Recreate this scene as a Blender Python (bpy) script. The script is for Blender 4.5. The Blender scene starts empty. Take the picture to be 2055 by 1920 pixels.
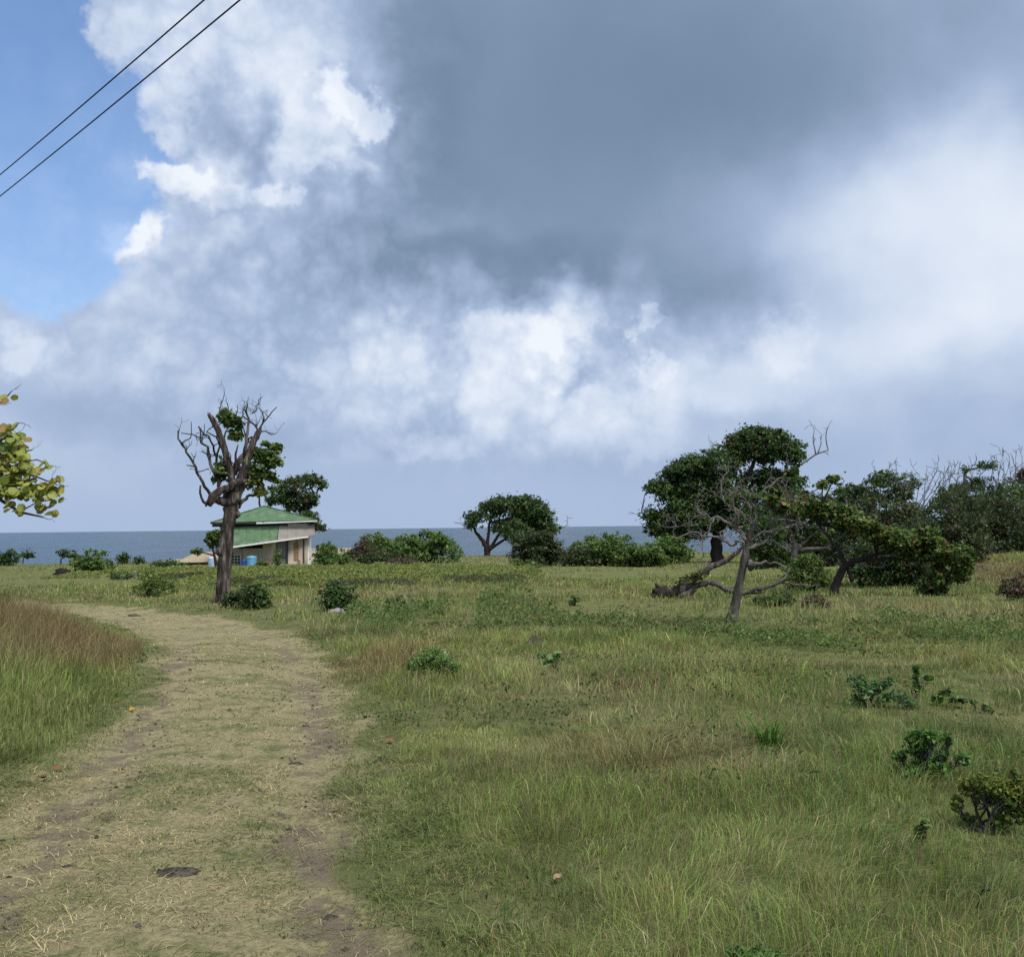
import bpy, math, random
import numpy as np
from mathutils import Vector, Matrix

# ------------------------------------------------------------------ camera
SC = bpy.context.scene
COL = SC.collection
W0, H0, F = 2055.0, 1920.0, 1950.0            # photograph size and focal length in its pixels
EYE = 1.75
PITCH, ROLL = math.atan(97.4 / F), math.radians(-0.62)
cam_d = bpy.data.cameras.new('camera'); cam = bpy.data.objects.new('camera', cam_d); COL.objects.link(cam)
cam_d.sensor_fit = 'HORIZONTAL'; cam_d.sensor_width = 36.0; cam_d.lens = 36.0 * F / W0
cam_d.clip_start = 0.05; cam_d.clip_end = 120000
CM = Matrix.Rotation(math.radians(90) + PITCH, 4, 'X') @ Matrix.Rotation(ROLL, 4, 'Z')
cam.matrix_world = Matrix.Translation((0, 0, EYE)) @ CM
SC.camera = cam

def ray(px, py):
    d = CM.to_3x3() @ Vector(((px - W0 / 2) / F, (H0 / 2 - py) / F, -1.0))
    return d

# ------------------------------------------------------------------ light and exposure
EXPO = 0.9
SUN_EL, SUN_AZ = 58.0, 142.0                 # azimuth clockwise from the view direction (+y)
SC.view_settings.view_transform = 'Standard'; SC.view_settings.look = 'None'
SC.view_settings.exposure = EXPO; SC.view_settings.gamma = 1.0
SC.view_settings.use_curve_mapping = False
SC.cycles.max_bounces = 5; SC.cycles.diffuse_bounces = 4; SC.cycles.transmission_bounces = 2
SC.cycles.glossy_bounces = 2; SC.cycles.transparent_max_bounces = 4
SC.cycles.use_adaptive_sampling = True; SC.cycles.adaptive_threshold = 0.012; SC.cycles.use_denoising = False; SC.cycles.sample_clamp_indirect = 2.0; SC.cycles.sample_clamp_direct = 6.0; SC.cycles.caustics_reflective = False; SC.cycles.caustics_refractive = False
sun_d = bpy.data.lights.new('sun', 'SUN'); sun = bpy.data.objects.new('sun', sun_d); COL.objects.link(sun)
sun_d.energy = 2.3; sun_d.angle = math.radians(18); sun_d.color = (1.0, 0.95, 0.86)
e_, a_ = math.radians(SUN_EL), math.radians(SUN_AZ)
sdir = Vector((math.sin(a_) * math.cos(e_), math.cos(a_) * math.cos(e_), math.sin(e_)))
sun.rotation_euler = sdir.to_track_quat('Z', 'Y').to_euler()
sun.location = (0, 0, 60)

def srgb(r, g, b):
    f = lambda c: (c / 255 / 12.92) if c / 255 <= 0.04045 else ((c / 255 + 0.055) / 1.055) ** 2.4
    return (f(r), f(g), f(b), 1.0)

SKY_STRENGTH = 0.1
def build_world():
    w = bpy.data.worlds.new('World'); SC.world = w; w.use_nodes = True
    nt = w.node_tree; nt.nodes.clear()
    N, LK = nt.nodes.new, nt.links.new
    def setin(node, i, v):
        if isinstance(v, bpy.types.NodeSocket): LK(v, node.inputs[i])
        else: node.inputs[i].default_value = v
    def M(op, a, b=0.0, c=None, clamp=False):
        n = N('ShaderNodeMath'); n.operation = op; n.use_clamp = clamp
        setin(n, 0, a); setin(n, 1, b)
        if c is not None: setin(n, 2, c)
        return n.outputs[0]
    def V(op, a, b=(0, 0, 0), c=None, scale=None, out=0):
        n = N('ShaderNodeVectorMath'); n.operation = op
        setin(n, 0, a)
        if op not in ('LENGTH', 'SCALE'): setin(n, 1, b)
        if c is not None: setin(n, 2, c)
        if scale is not None: n.inputs['Scale'].default_value = scale
        return n.outputs[out]
    def SM(x, a, b, lo=0.0, hi=1.0):
        n = N('ShaderNodeMapRange'); n.interpolation_type = 'SMOOTHSTEP'
        setin(n, 0, x); n.inputs[1].default_value = a; n.inputs[2].default_value = b
        n.inputs[3].default_value = lo; n.inputs[4].default_value = hi
        return n.outputs[0]
    def NO(vec, scale, detail, rough=0.5, col=False):
        n = N('ShaderNodeTexNoise'); LK(vec, n.inputs['Vector'])
        n.inputs['Scale'].default_value = scale; n.inputs['Detail'].default_value = detail
        n.inputs['Roughness'].default_value = rough
        return n.outputs['Color' if col else 'Fac']
    def MIX(f, a, b):
        n = N('ShaderNodeMix'); n.data_type = 'RGBA'
        setin(n, 0, f); setin(n, 6, a); setin(n, 7, b)
        return n.outputs[2]
    tc = N('ShaderNodeTexCoord'); D = tc.outputs['Generated']
    sep = N('ShaderNodeSeparateXYZ'); LK(D, sep.inputs[0])
    az = M('MULTIPLY', M('ARCTAN2', sep.outputs[0], sep.outputs[1]), 180 / math.pi)
    el = M('MULTIPLY', M('ARCSINE', sep.outputs[2]), 180 / math.pi)
    comb = N('ShaderNodeCombineXYZ'); LK(az, comb.inputs[0]); LK(el, comb.inputs[1])
    P = comb.outputs[0]
    n1 = NO(D, 7.0, 2, 0.5, True); n2 = NO(D, 20.0, 4, 0.6, True)
    def warp(a1, a2):
        o1 = V('SCALE', V('SUBTRACT', n1, (0.5, 0.5, 0.5)), scale=a1)
        o2 = V('SCALE', V('SUBTRACT', n2, (0.5, 0.5, 0.5)), scale=a2)
        return V('MULTIPLY', V('ADD', P, V('ADD', o1, o2)), (1, 1, 0))
    Ps, Pc = warp(7.0, 2.5), warp(3.0, 6.0)
    def ae(px, py):
        d = ray(px, py).normalized()
        return math.degrees(math.atan2(d.x, d.y)), math.degrees(math.asin(d.z))
    DEG = 180 / math.pi / F
    def blob(px, py, rx, ry, soft, crisp, rot=0.0):
        a, e = ae(px, py)
        q = V('SUBTRACT', Pc if crisp else Ps, (a, e, 0))
        if rot:
            n = N('ShaderNodeVectorRotate'); n.rotation_type = 'Z_AXIS'
            LK(q, n.inputs['Vector']); n.inputs['Angle'].default_value = math.radians(rot); q = n.outputs[0]
        q = V('MULTIPLY', q, (1 / (rx * DEG), 1 / (ry * DEG), 0))
        r = V('LENGTH', q, out=1)
        return SM(r, 1.0 + soft, max(0.0, 1.0 - soft))
    def total(start, blobs):
        acc = start
        for (px, py, rx, ry, amt, soft, crisp, rot) in blobs:
            acc = M('MULTIPLY_ADD', blob(px, py, rx, ry, soft, crisp, rot), amt, acc)
        return acc
    big = NO(D, 2.3, 2, 0.5); mid = NO(D, 9.0, 5, 0.58); fine = NO(D, 26.0, 5, 0.6)
    # ---- brightness of the cloud
    base = M('MULTIPLY_ADD', M('SUBTRACT', big, 0.5), 0.26, 0.56)
    calm = M('MULTIPLY_ADD', blob(1200, 300, 640, 330, 0.5, 0), -0.20, 0.28)      # the grey slab is smooth inside
    base = M('MULTIPLY_ADD', M('SUBTRACT', mid, 0.5), calm, base)
    DARK = [
        (1150, 300, 540, 260, -0.19, 0.6, 0, 10), (1120, 420, 360, 170, -0.14, 0.8, 0, 0), (1250, 40, 560, 220, -0.13, 0.7, 0, 0),
        (930, 560, 300, 70, -0.15, 0.45, 0, 0), (1650, 60, 620, 190, -0.20, 0.8, 0, 12),
        (1420, 640, 120, 100, -0.16, 0.7, 0, 0), (1660, 610, 170, 60, -0.12, 0.8, 0, 0),
        (580, 560, 280, 120, -0.07, 0.7, 0, 0), (590, 430, 120, 60, -0.08, 0.5, 1, 0),
        (465, 260, 70, 110, -0.22, 0.5, 1, 0), (860, 740, 90, 100, -0.10, 0.6, 1, 0),
        (850, 110, 130, 220, -0.12, 0.6, 0, 0), (1150, 735, 50, 35, -0.18, 0.4, 1, 0), (1230, 730, 40, 70, -0.10, 0.5, 1, 0),
        (880, 850, 330, 26, -0.10, 0.7, 0, -6), (200, 820, 230, 50, -0.10, 0.8, 0, 0),
        (1750, 900, 500, 160, -0.05, 0.8, 0, 0)]
    WHITE = [
        (450, 110, 190, 110, 0.08, 0.4, 1, 0), (590, 120, 110, 110, 0.08, 0.5, 1, 0), (400, 200, 120, 90, 0.04, 0.5, 1, 0),
        (705, 232, 60, 50, 0.34, 0.30, 1, 25), (610, 260, 60, 60, 0.14, 0.5, 1, 0), (375, 370, 110, 40, 0.26, 0.35, 1, 15), (440, 350, 60, 40, 0.12, 0.4, 1, 0),
        (238, 480, 50, 40, 0.30, 0.4, 1, 0), (540, 385, 48, 28, 0.22, 0.4, 1, 0),
        (660, 350, 60, 28, 0.14, 0.5, 1, 0),
        (1130, 655, 80, 100, 0.15, 0.3, 1, 0), (1120, 690, 50, 60, 0.10, 0.4, 1, 0), (1020, 700, 110, 60, 0.16, 0.4, 1, 0),
        (1010, 800, 250, 60, 0.13, 0.6, 0, 0), (790, 720, 50, 60, 0.14, 0.4, 1, 0),
        (1980, 470, 300, 190, 0.22, 0.8, 0, 20), (2000, 500, 170, 180, 0.06, 0.9, 0, 0), (1640, 420, 220, 90, .07, .8, 0, 15), (520, 190, 260, 230, .10, .5, 0, 0), (420, 480, 260, 170, .06, .6, 0, 0), (960, 740, 270, 130, .06, .5, 0, 0), (1480, 800, 300, 90, .08, .6, 0, 0),
        (1780, 660, 270, 70, 0.14, 0.8, 0, 0), (1450, 790, 190, 55, 0.14, 0.5, 0, 0), (1580, 700, 60, 50, .12, .5, 1, 0),
        (1310, 745, 35, 25, 0.14, 0.4, 1, 0), (1290, 660, 40, 18, 0.16, 0.4, 1, 0),
        (40, 705, 55, 45, 0.18, 0.5, 1, 0), (285, 730, 30, 55, 0.08, 0.7, 1, 0),
        (210, 760, 60, 40, 0.06, 0.7, 1, 0), (1280, 880, 90, 30, 0.10, 0.5, 1, 0), (880, 880, 130, 26, 0.10, 0.5, 1, 0), (950, 740, 430, 140, 0.08, 0.6, 0, 0)]
    b = total(base, DARK + WHITE)
    # puffs: finer relief where the cloud is heaped
    puffm = M('ADD', blob(420, 300, 420, 420, 0.6, 0), blob(1000, 720, 420, 170, 0.6, 0), clamp=True)
    lumps = M('ABSOLUTE', M('MULTIPLY_ADD', NO(D, 15.0, 4, 0.55), 2.0, -1.0))
    b = M('MULTIPLY_ADD', M('ADD', M('MULTIPLY', M('SUBTRACT', fine, 0.5), 0.22), M('MULTIPLY', M('SUBTRACT', lumps, 0.16), 0.62)), puffm, b)
    low = SM(el, 0.3, 5.0)                                   # towards the horizon everything melts into bright air
    b = M('ADD', M('MULTIPLY', b, low), M('MULTIPLY', M('SUBTRACT', 1.0, low), 0.52))
    ramp = N('ShaderNodeValToRGB'); LK(b, ramp.inputs[0]); cr = ramp.color_ramp
    stops = [(0.0, (108, 130, 155)), (0.22, (128, 149, 175)), (0.40, (154, 174, 203)), (0.52, (170, 189, 218)),
             (0.72, (206, 219, 239)), (1.0, (240, 246, 254))]
    while len(cr.elements) < len(stops): cr.elements.new(0.5)
    for e, (p, c) in zip(cr.elements, stops):
        e.position = p; e.color = srgb(*c)
    cloud = V('SCALE', ramp.outputs[0], scale=2 ** -EXPO / SKY_STRENGTH)
    # ---- how much of the sky the cloud covers
    al = M('MULTIPLY_ADD', M('SUBTRACT', mid, 0.5), 0.5, 0.98)
    al = total(al, [(-120, 260, 330, 430, -1.25, 0.30, 1, 0), (310, 330, 150, 60, -0.8, 0.4, 1, 25), (60, 690, 300, 130, 1.1, .5, 0, 0), (150, 330, 120, 150, -0.6, .5, 1, 0),
                    (100, 520, 120, 70, -0.35, 0.6, 1, 0), (205, 285, 75, 42, 1.25, 0.8, 1, -20), (50, 455, 40, 32, 0.75, 0.8, 1, 0), (200, 690, 360, 140, -0.12, 0.8, 0, 0),
                    (225, 50, 40, 50, 0.8, 0.8, 1, 0), (40, 705, 55, 38, .35, .5, 1, 0), (285, 735, 40, 60, .12, .8, 1, 0), (380, 385, 120, 48, .9, .4, 1, 15), (240, 490, 56, 46, .9, .4, 1, 0)])
    al = M('MULTIPLY_ADD', M('SUBTRACT', fine, 0.5), 0.35, al)
    al = M('MAXIMUM', SM(al, 0.05, 0.95), SM(el, 26.0, 8.0, 0.10, 0.42))
    sky = N('ShaderNodeTexSky'); sky.sky_type = 'NISHITA'; sky.sun_disc = False
    sky.sun_elevation = math.radians(SUN_EL); sky.sun_rotation = math.radians(SUN_AZ)
    sky.air_density = 1.0; sky.dust_density = 0.5; sky.ozone_density = 2.2; sky.altitude = 10
    out = MIX(al, V('MULTIPLY', sky.outputs[0], (0.74, 0.85, 0.97)), cloud)
    bg = N('ShaderNodeBackground'); LK(out, bg.inputs[0]); bg.inputs[1].default_value = SKY_STRENGTH
    wo = N('ShaderNodeOutputWorld'); LK(bg.outputs[0], wo.inputs[0])
build_world()
SC.world.cycles.sampling_method = 'NONE'   # soft even sky: rays that leave the scene find it by themselves

# ------------------------------------------------------------------ numpy noise, terrain, pixel to ground
_tab = np.random.default_rng(7).random((256, 256))
def vnoise(x, y):
    x = np.asarray(x, float); y = np.asarray(y, float)
    xi = np.floor(x).astype(int); yi = np.floor(y).astype(int)
    fx = x - xi; fy = y - yi
    fx = fx * fx * (3 - 2 * fx); fy = fy * fy * (3 - 2 * fy)
    g = lambda i, j: _tab[i & 255, j & 255]
    return (g(xi, yi) * (1 - fx) + g(xi + 1, yi) * fx) * (1 - fy) + (g(xi, yi + 1) * (1 - fx) + g(xi + 1, yi + 1) * fx) * fy
def fbm(x, y, oct=4):
    a, s, t = 0.5, 0.0, 0.0
    for k in range(oct):
        s = s + a * vnoise(x * 2 ** k + 17.3 * k, y * 2 ** k + 5.1 * k); t += a; a *= 0.5
    return s / t
def sstep(x, a, b):
    t = np.clip((np.asarray(x, float) - a) / (b - a), 0, 1); return t * t * (3 - 2 * t)

SLOPE = 0.02
def plane_hit(px, py):                       # the sloping meadow without its bumps
    d = ray(px, py); t = EYE / (-d.z - SLOPE * d.y); return (d.x * t, d.y * t)
R_EDGE = [(800, 1920), (775, 1800), (752, 1700), (728, 1580), (712, 1480), (698, 1400), (670, 1340), (636, 1300), (556, 1266), (460, 1244), (330, 1229), (200, 1218), (60, 1209), (-200, 1199)]
L_EDGE = [(-200, 1216), (40, 1226), (150, 1236), (230, 1252), (290, 1278), (312, 1312), (305, 1360), (270, 1420), (220, 1480), (125, 1545), (0, 1595), (-150, 1680), (-420, 1920)]
PATH = np.array([(.1, -12), (-.2, 2.0)] + [plane_hit(*p) for p in R_EDGE] + [plane_hit(*p) for p in L_EDGE] + [(-3.4, 2.0), (-3.2, -12)])
RUTS = [np.array([(-1.9, -4)] + [plane_hit(*p) for p in [(-160, 1920), (0, 1800), (130, 1650), (215, 1555), (295, 1450), (345, 1375), (372, 1310), (350, 1270), (240, 1240)]]),
        np.array([(-0.35, -4)] + [plane_hit(*p) for p in [(690, 1920), (660, 1830), (640, 1740), (615, 1640), (640, 1520), (640, 1440), (602, 1350), (560, 1295), (450, 1252), (300, 1228)]])]
def seg_dist(x, y, poly, closed):
    d = np.full(np.shape(x), 1e9)
    n = len(poly)
    for i in range(n if closed else n - 1):
        a, b = poly[i], poly[(i + 1) % n]
        ab = b - a; L = (ab ** 2).sum() + 1e-9
        t = np.clip(((x - a[0]) * ab[0] + (y - a[1]) * ab[1]) / L, 0, 1)
        d = np.minimum(d, np.hypot(x - a[0] - t * ab[0], y - a[1] - t * ab[1]))
    return d
def path_sd(x, y):                            # signed distance to the track, negative inside
    x = np.asarray(x, float); y = np.asarray(y, float)
    inside = np.zeros(np.shape(x), bool); n = len(PATH)
    for i in range(n):
        a, b = PATH[i], PATH[(i + 1) % n]
        c = ((a[1] > y) != (b[1] > y))
        xi = (b[0] - a[0]) * (y - a[1]) / (b[1] - a[1] + 1e-12) + a[0]
        inside ^= c & (x < xi)
    d = seg_dist(x, y, PATH, True)
    return np.where(inside, -d, d)
def rut_mask(x, y):
    d = np.minimum(seg_dist(x, y, RUTS[0], False), seg_dist(x, y, RUTS[1], False))
    return np.exp(-(d / 0.26) ** 2)
def coast(x): return np.clip(185 + 0.79 * np.asarray(x, float), 112, 205) + 6 * fbm(np.asarray(x, float) / 14, np.asarray(x, float) * 0 + 3) - 3
BANK = plane_hit(2010, 1165)
def T(x, y, fine=True):
    x = np.asarray(x, float); y = np.asarray(y, float)
    z = -SLOPE * y
    k = sstep(y, 2, 14)
    sd = path_sd(x, y)
    off = sstep(sd, -0.4, 0.9)
    z = z + (fbm(x / 6.0, y / 6.0, 3) - 0.5) * 0.34 * off * k
    z = z + (fbm(x / 0.7, y / 0.7, 3) - 0.5) * 0.05
    z = z + 0.05 * off - 0.035 * rut_mask(x, y) * (1 - off)
    z = z + 0.22 * np.exp(-(((x + 5.6) / 2.0) ** 2 + ((y - 13.5) / 3.5) ** 2))
    z = z + 1.1 * np.exp(-(((x - BANK[0] - 3) / 7.0) ** 2 + ((y - BANK[1] - 6) / 9.0) ** 2))
    e = y - coast(x)
    z = z - 13.0 * sstep(e, 0, 26)
    return z
def ground(px, py):
    d = ray(px, py); x, y = plane_hit(px, py)
    for _ in range(14):
        lim = float(coast(x)) - 3.0
        if y > lim: x, y = x * lim / y, lim
        z = float(T(x, y)); t = (z - EYE) / d.z; t = min(max(t, 1.0), lim / d.y)
        x, y = 0.5 * (x + d.x * t), 0.5 * (y + d.y * t)
    return Vector((x, y, float(T(x, y))))
def at(px, py, depth):                        # point of the sight line at a given distance along +y
    d = ray(px, py); t = depth / d.y; return Vector((d.x * t, depth, EYE + d.z * t))

# ------------------------------------------------------------------ object helpers
def tag(o, label=None, cat=None, group=None, kind=None):
    if label: o['label'] = label
    if cat: o['category'] = cat
    if group: o['group'] = group
    if kind: o['kind'] = kind
    return o
def empty(name, loc, rz=0.0):
    o = bpy.data.objects.new(name, None); COL.objects.link(o)
    o.location = loc; o.rotation_euler = (0, 0, rz); o.empty_display_size = 0.2
    return o
def link(name, me, parent=None, loc=(0, 0, 0), rot=(0, 0, 0)):
    o = bpy.data.objects.new(name, me); COL.objects.link(o)
    o.location = loc; o.rotation_euler = rot
    if parent: o.parent = parent
    return o

class MB:
    """collects polygons of one part"""
    def __init__(self): self.v = []; self.f = []; self.c = []
    def add(self, verts, faces, col=None):
        b = len(self.v); self.v.extend([tuple(p) for p in verts]); self.f.extend([tuple(i + b for i in f) for f in faces])
        self.c.extend([col or (1, 1, 1, 1)] * len(verts))
    def box(self, x0, x1, y0, y1, z0, z1):
        v = [(x, y, z) for z in (z0, z1) for y in (y0, y1) for x in (x0, x1)]
        self.add(v, [(0, 2, 3, 1), (4, 5, 7, 6), (0, 1, 5, 4), (2, 6, 7, 3), (0, 4, 6, 2), (1, 3, 7, 5)])
    def bar(self, a, b, w, h):
        a, b = Vector(a), Vector(b); d = (b - a).normalized()
        s = d.cross(Vector((0, 0, 1))); s = s.normalized() if s.length > 1e-4 else Vector((1, 0, 0)); u = s.cross(d)
        v = [p + s * (i * w / 2) + u * (j * h / 2) for p in (a, b) for j in (-1, 1) for i in (-1, 1)]
        self.add(v, [(0, 2, 3, 1), (4, 5, 7, 6), (0, 1, 5, 4), (2, 6, 7, 3), (0, 4, 6, 2), (1, 3, 7, 5)])
    def slab(self, quad, th):
        """a four-cornered sheet with thickness (downwards along its normal)"""
        q = [Vector(p) for p in quad]; n = (q[1] - q[0]).cross(q[3] - q[0]).normalized() * th
        v = q + [p - n for p in q]
        self.add(v, [(0, 1, 2, 3), (7, 6, 5, 4), (0, 4, 5, 1), (1, 5, 6, 2), (2, 6, 7, 3), (3, 7, 4, 0)])
    def tube(self, pts, rad, sides=7, rng=None, rough=0.0, cap=True):
        pts = [Vector(p) for p in pts]; n = len(pts); b = len(self.v)
        prev = None
        ridge = [rng.uniform(-rough, rough) if rng else 0 for _ in range(sides)]
        for i, p in enumerate(pts):
            if rng: ridge = [0.8 * q + rng.uniform(-rough, rough) * 0.55 for q in ridge]
            d = (pts[min(i + 1, n - 1)] - pts[max(i - 1, 0)])
            d = d.normalized() if d.length > 1e-9 else Vector((0, 0, 1))
            if prev is None:
                s = d.cross(Vector((0.13, 1, 0.21))).normalized()
            else:
                s = (prev - d * prev.dot(d)).normalized()
            prev = s; u = d.cross(s)
            for k in range(sides):
                a = 2 * math.pi * k / sides
                r = rad[i] * (1 + ridge[k])
                self.v.append(tuple(p + s * (math.cos(a) * r) + u * (math.sin(a) * r))); self.c.append((1, 1, 1, 1))
        for i in range(n - 1):
            for k in range(sides):
                k2 = (k + 1) % sides
                self.f.append((b + i * sides + k, b + i * sides + k2, b + (i + 1) * sides + k2, b + (i + 1) * sides + k))
        if cap:
            self.f.append(tuple(b + k for k in range(sides))[::-1]); self.f.append(tuple(b + (n - 1) * sides + k for k in range(sides)))
    def lathe(self, prof, n=20, c=(0, 0, 0)):
        b = len(self.v)
        for r, z in prof:
            for k in range(n):
                a = 2 * math.pi * k / n; self.v.append((c[0] + r * math.cos(a), c[1] + r * math.sin(a), c[2] + z)); self.c.append((1, 1, 1, 1))
        for i in range(len(prof) - 1):
            for k in range(n):
                k2 = (k + 1) % n; self.f.append((b + i * n + k, b + i * n + k2, b + (i + 1) * n + k2, b + (i + 1) * n + k))
        self.f.append(tuple(b + k for k in range(n))[::-1]); self.f.append(tuple(b + (len(prof) - 1) * n + k for k in range(n)))
    def build(self, name, mat, parent=None, smooth=False, loc=(0, 0, 0), rot=(0, 0, 0)):
        me = bpy.data.meshes.new(name); me.from_pydata(self.v, [], self.f)
        if smooth: me.polygons.foreach_set('use_smooth', [True] * len(me.polygons))
        me.materials.append(mat); me.update()
        return link(name, me, parent, loc, rot)

def np_mesh(name, verts, polys, sizes, cols, mat, smooth=False):
    """verts (n,3), polys flat vertex indices, sizes per face, cols (n,3) colour of each vertex"""
    me = bpy.data.meshes.new(name)
    me.vertices.add(len(verts)); me.vertices.foreach_set('co', np.ascontiguousarray(verts, np.float32).ravel())
    me.loops.add(len(polys)); me.loops.foreach_set('vertex_index', np.ascontiguousarray(polys, np.int32))
    me.polygons.add(len(sizes))
    st = np.concatenate([[0], np.cumsum(sizes)[:-1]]).astype(np.int32)
    me.polygons.foreach_set('loop_start', st)
    try: me.polygons.foreach_set('loop_total', np.ascontiguousarray(sizes, np.int32))
    except Exception: pass
    if smooth: me.polygons.foreach_set('use_smooth', np.ones(len(sizes), bool))
    if cols is not None:
        ca = me.color_attributes.new('tint', 'FLOAT_COLOR', 'POINT')
        c4 = np.ones((len(verts), 4), np.float32); c4[:, :3] = cols
        ca.data.foreach_set('color', c4.ravel())
    me.materials.append(mat); me.update(calc_edges=True); me.validate()
    return me

# ------------------------------------------------------------------ materials
def new_mat(name):
    m = bpy.data.materials.new(name); m.use_nodes = True; nt = m.node_tree; nt.nodes.clear()
    o = nt.nodes.new('ShaderNodeOutputMaterial'); return m, nt, o
def leaf_mat(name, trans=0.3, rough=0.5, spec=0.25, bright=1.0):
    m, nt, o = new_mat(name); N, LK = nt.nodes.new, nt.links.new
    a = N('ShaderNodeAttribute'); a.attribute_name = 'tint'
    col = a.outputs['Color']
    p = N('ShaderNodeBsdfPrincipled'); LK(col, p.inputs['Base Color'])
    p.inputs['Roughness'].default_value = rough; p.inputs['Specular IOR Level'].default_value = spec
    t = N('ShaderNodeBsdfTranslucent')
    hs = N('ShaderNodeHueSaturation'); LK(col, hs.inputs['Color']); hs.inputs['Value'].default_value = 1.25; hs.inputs['Saturation'].default_value = 1.1
    LK(hs.outputs[0], t.inputs[0])
    x = N('ShaderNodeMixShader'); x.inputs[0].default_value = trans
    LK(p.outputs[0], x.inputs[1]); LK(t.outputs[0], x.inputs[2]); LK(x.outputs[0], o.inputs[0])
    return m
def noise_mat(name, cols, scale=4.0, detail=6, rough=0.85, bump=0.0, bscale=None, stretch=(1, 1, 1), spec=0.2, coord='Object', contrast=(0.3, 0.7), metallic=0.0):
    m, nt, o = new_mat(name); N, LK = nt.nodes.new, nt.links.new
    tc = N('ShaderNodeTexCoord'); mp = N('ShaderNodeMapping'); LK(tc.outputs[coord], mp.inputs[0]); mp.inputs['Scale'].default_value = stretch
    n = N('ShaderNodeTexNoise'); LK(mp.outputs[0], n.inputs['Vector']); n.inputs['Scale'].default_value = scale; n.inputs['Detail'].default_value = detail
    n.inputs['Roughness'].default_value = 0.65
    r = N('ShaderNodeValToRGB'); LK(n.outputs['Fac'], r.inputs[0])
    k = len(cols)
    while len(r.color_ramp.elements) < k: r.color_ramp.elements.new(0.5)
    for i, e in enumerate(r.color_ramp.elements):
        e.position = contrast[0] + (contrast[1] - contrast[0]) * i / max(1, k - 1); e.color = (*cols[i], 1)
    p = N('ShaderNodeBsdfPrincipled'); LK(r.outputs[0], p.inputs['Base Color']); p.inputs['Roughness'].default_value = rough
    p.inputs['Specular IOR Level'].default_value = spec; p.inputs['Metallic'].default_value = metallic
    if bump:
        n2 = N('ShaderNodeTexNoise'); LK(mp.outputs[0], n2.inputs['Vector']); n2.inputs['Scale'].default_value = bscale or scale * 3; n2.inputs['Detail'].default_value = 8
        bp = N('ShaderNodeBump'); bp.inputs['Strength'].default_value = bump; bp.inputs['Distance'].default_value = 0.05
        LK(n2.outputs['Fac'], bp.inputs['Height']); LK(bp.outputs[0], p.inputs['Normal'])
    LK(p.outputs[0], o.inputs[0]); return m
M_LEAF = leaf_mat('leaf', 0.34, 0.5, 0.3)
M_GRASS = leaf_mat('grass_blade', 0.3, 0.7, 0.1)
M_BARK = noise_mat('bark', [(0.012, 0.009, 0.008), (0.055, 0.044, 0.039), (0.21, 0.18, 0.163)], 8, 8, 0.95, 1.0, 20, (1, 1, 0.14), contrast=(0.34, 0.68))
M_BARKG = noise_mat('grey_bark', [(0.024, 0.021, 0.018), (0.075, 0.067, 0.059), (0.17, 0.155, 0.138)], 9, 8, 0.95, 0.6, 22, (1, 1, 0.25))
M_BARKD = noise_mat('dark_bark', [(0.016, 0.013, 0.012), (0.042, 0.034, 0.029)], 6, 6, 0.95, 0.5, 20, (1, 1, 0.3))
M_TWIG = noise_mat('dead_twig_wood', [(0.085, 0.077, 0.07), (0.22, 0.205, 0.19)], 12, 4, 0.9)
M_ROCK = noise_mat('rock', [(0.035, 0.034, 0.036), (0.09, 0.087, 0.085), (0.16, 0.15, 0.145)], 7, 8, 0.95, 0.7, 25)
M_ROOFG = noise_mat('green_roof_paint', [(0.055, 0.11, 0.055), (0.085, 0.15, 0.08), (0.145, 0.195, 0.13)], 1.6, 10, 0.8, 0.15, 10, spec=0.2)
M_ROOFB = noise_mat('bare_beige_roof', [(0.20, 0.185, 0.165), (0.26, 0.24, 0.215)], 2.5, 8, 0.8)
M_WALL = noise_mat('stained_render', [(0.24, 0.195, 0.14), (0.42, 0.36, 0.275), (0.52, 0.455, 0.36)], 1.2, 8, 0.9, 0.2, 12, (1, 1, 0.5), contrast=(0.25, 0.65))
M_WHITE = noise_mat('white_paint', [(0.60, 0.60, 0.58), (0.78, 0.78, 0.76)], 3, 6, 0.6)
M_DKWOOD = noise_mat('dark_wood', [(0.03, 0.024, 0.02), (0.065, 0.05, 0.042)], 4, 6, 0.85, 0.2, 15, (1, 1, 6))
M_RED = noise_mat('red_brown_board', [(0.10, 0.045, 0.035), (0.16, 0.08, 0.06)], 4, 5, 0.85)
M_DOOR = noise_mat('pale_grey_panel', [(0.30, 0.31, 0.32), (0.42, 0.43, 0.44)], 3, 5, 0.7)
M_RUST = noise_mat('rusty_brown_board', [(0.17, 0.095, 0.055), (0.30, 0.19, 0.12)], 3, 6, 0.9)
M_GLASS = noise_mat('dusty_glass', [(0.03, 0.035, 0.04), (0.06, 0.065, 0.07)], 3, 3, 0.12, spec=0.5)
M_TANKL = noise_mat('light_blue_plastic', [(0.10, 0.29, 0.46), (0.14, 0.36, 0.54)], 3, 5, 0.45, spec=0.4)
M_TANKD = noise_mat('dark_blue_plastic', [(0.012, 0.05, 0.22), (0.02, 0.075, 0.30)], 3, 5, 0.45, spec=0.4)
M_TANKP = noise_mat('pale_blue_plastic', [(0.34, 0.46, 0.60), (0.42, 0.54, 0.68)], 3, 5, 0.5, spec=0.4)
M_CONC = noise_mat('concrete', [(0.16, 0.15, 0.14), (0.27, 0.26, 0.245)], 4, 8, 0.95)
M_THATCH = noise_mat('tan_roof_sheet', [(0.24, 0.20, 0.14), (0.36, 0.305, 0.22)], 2, 8, 0.9)
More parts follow.
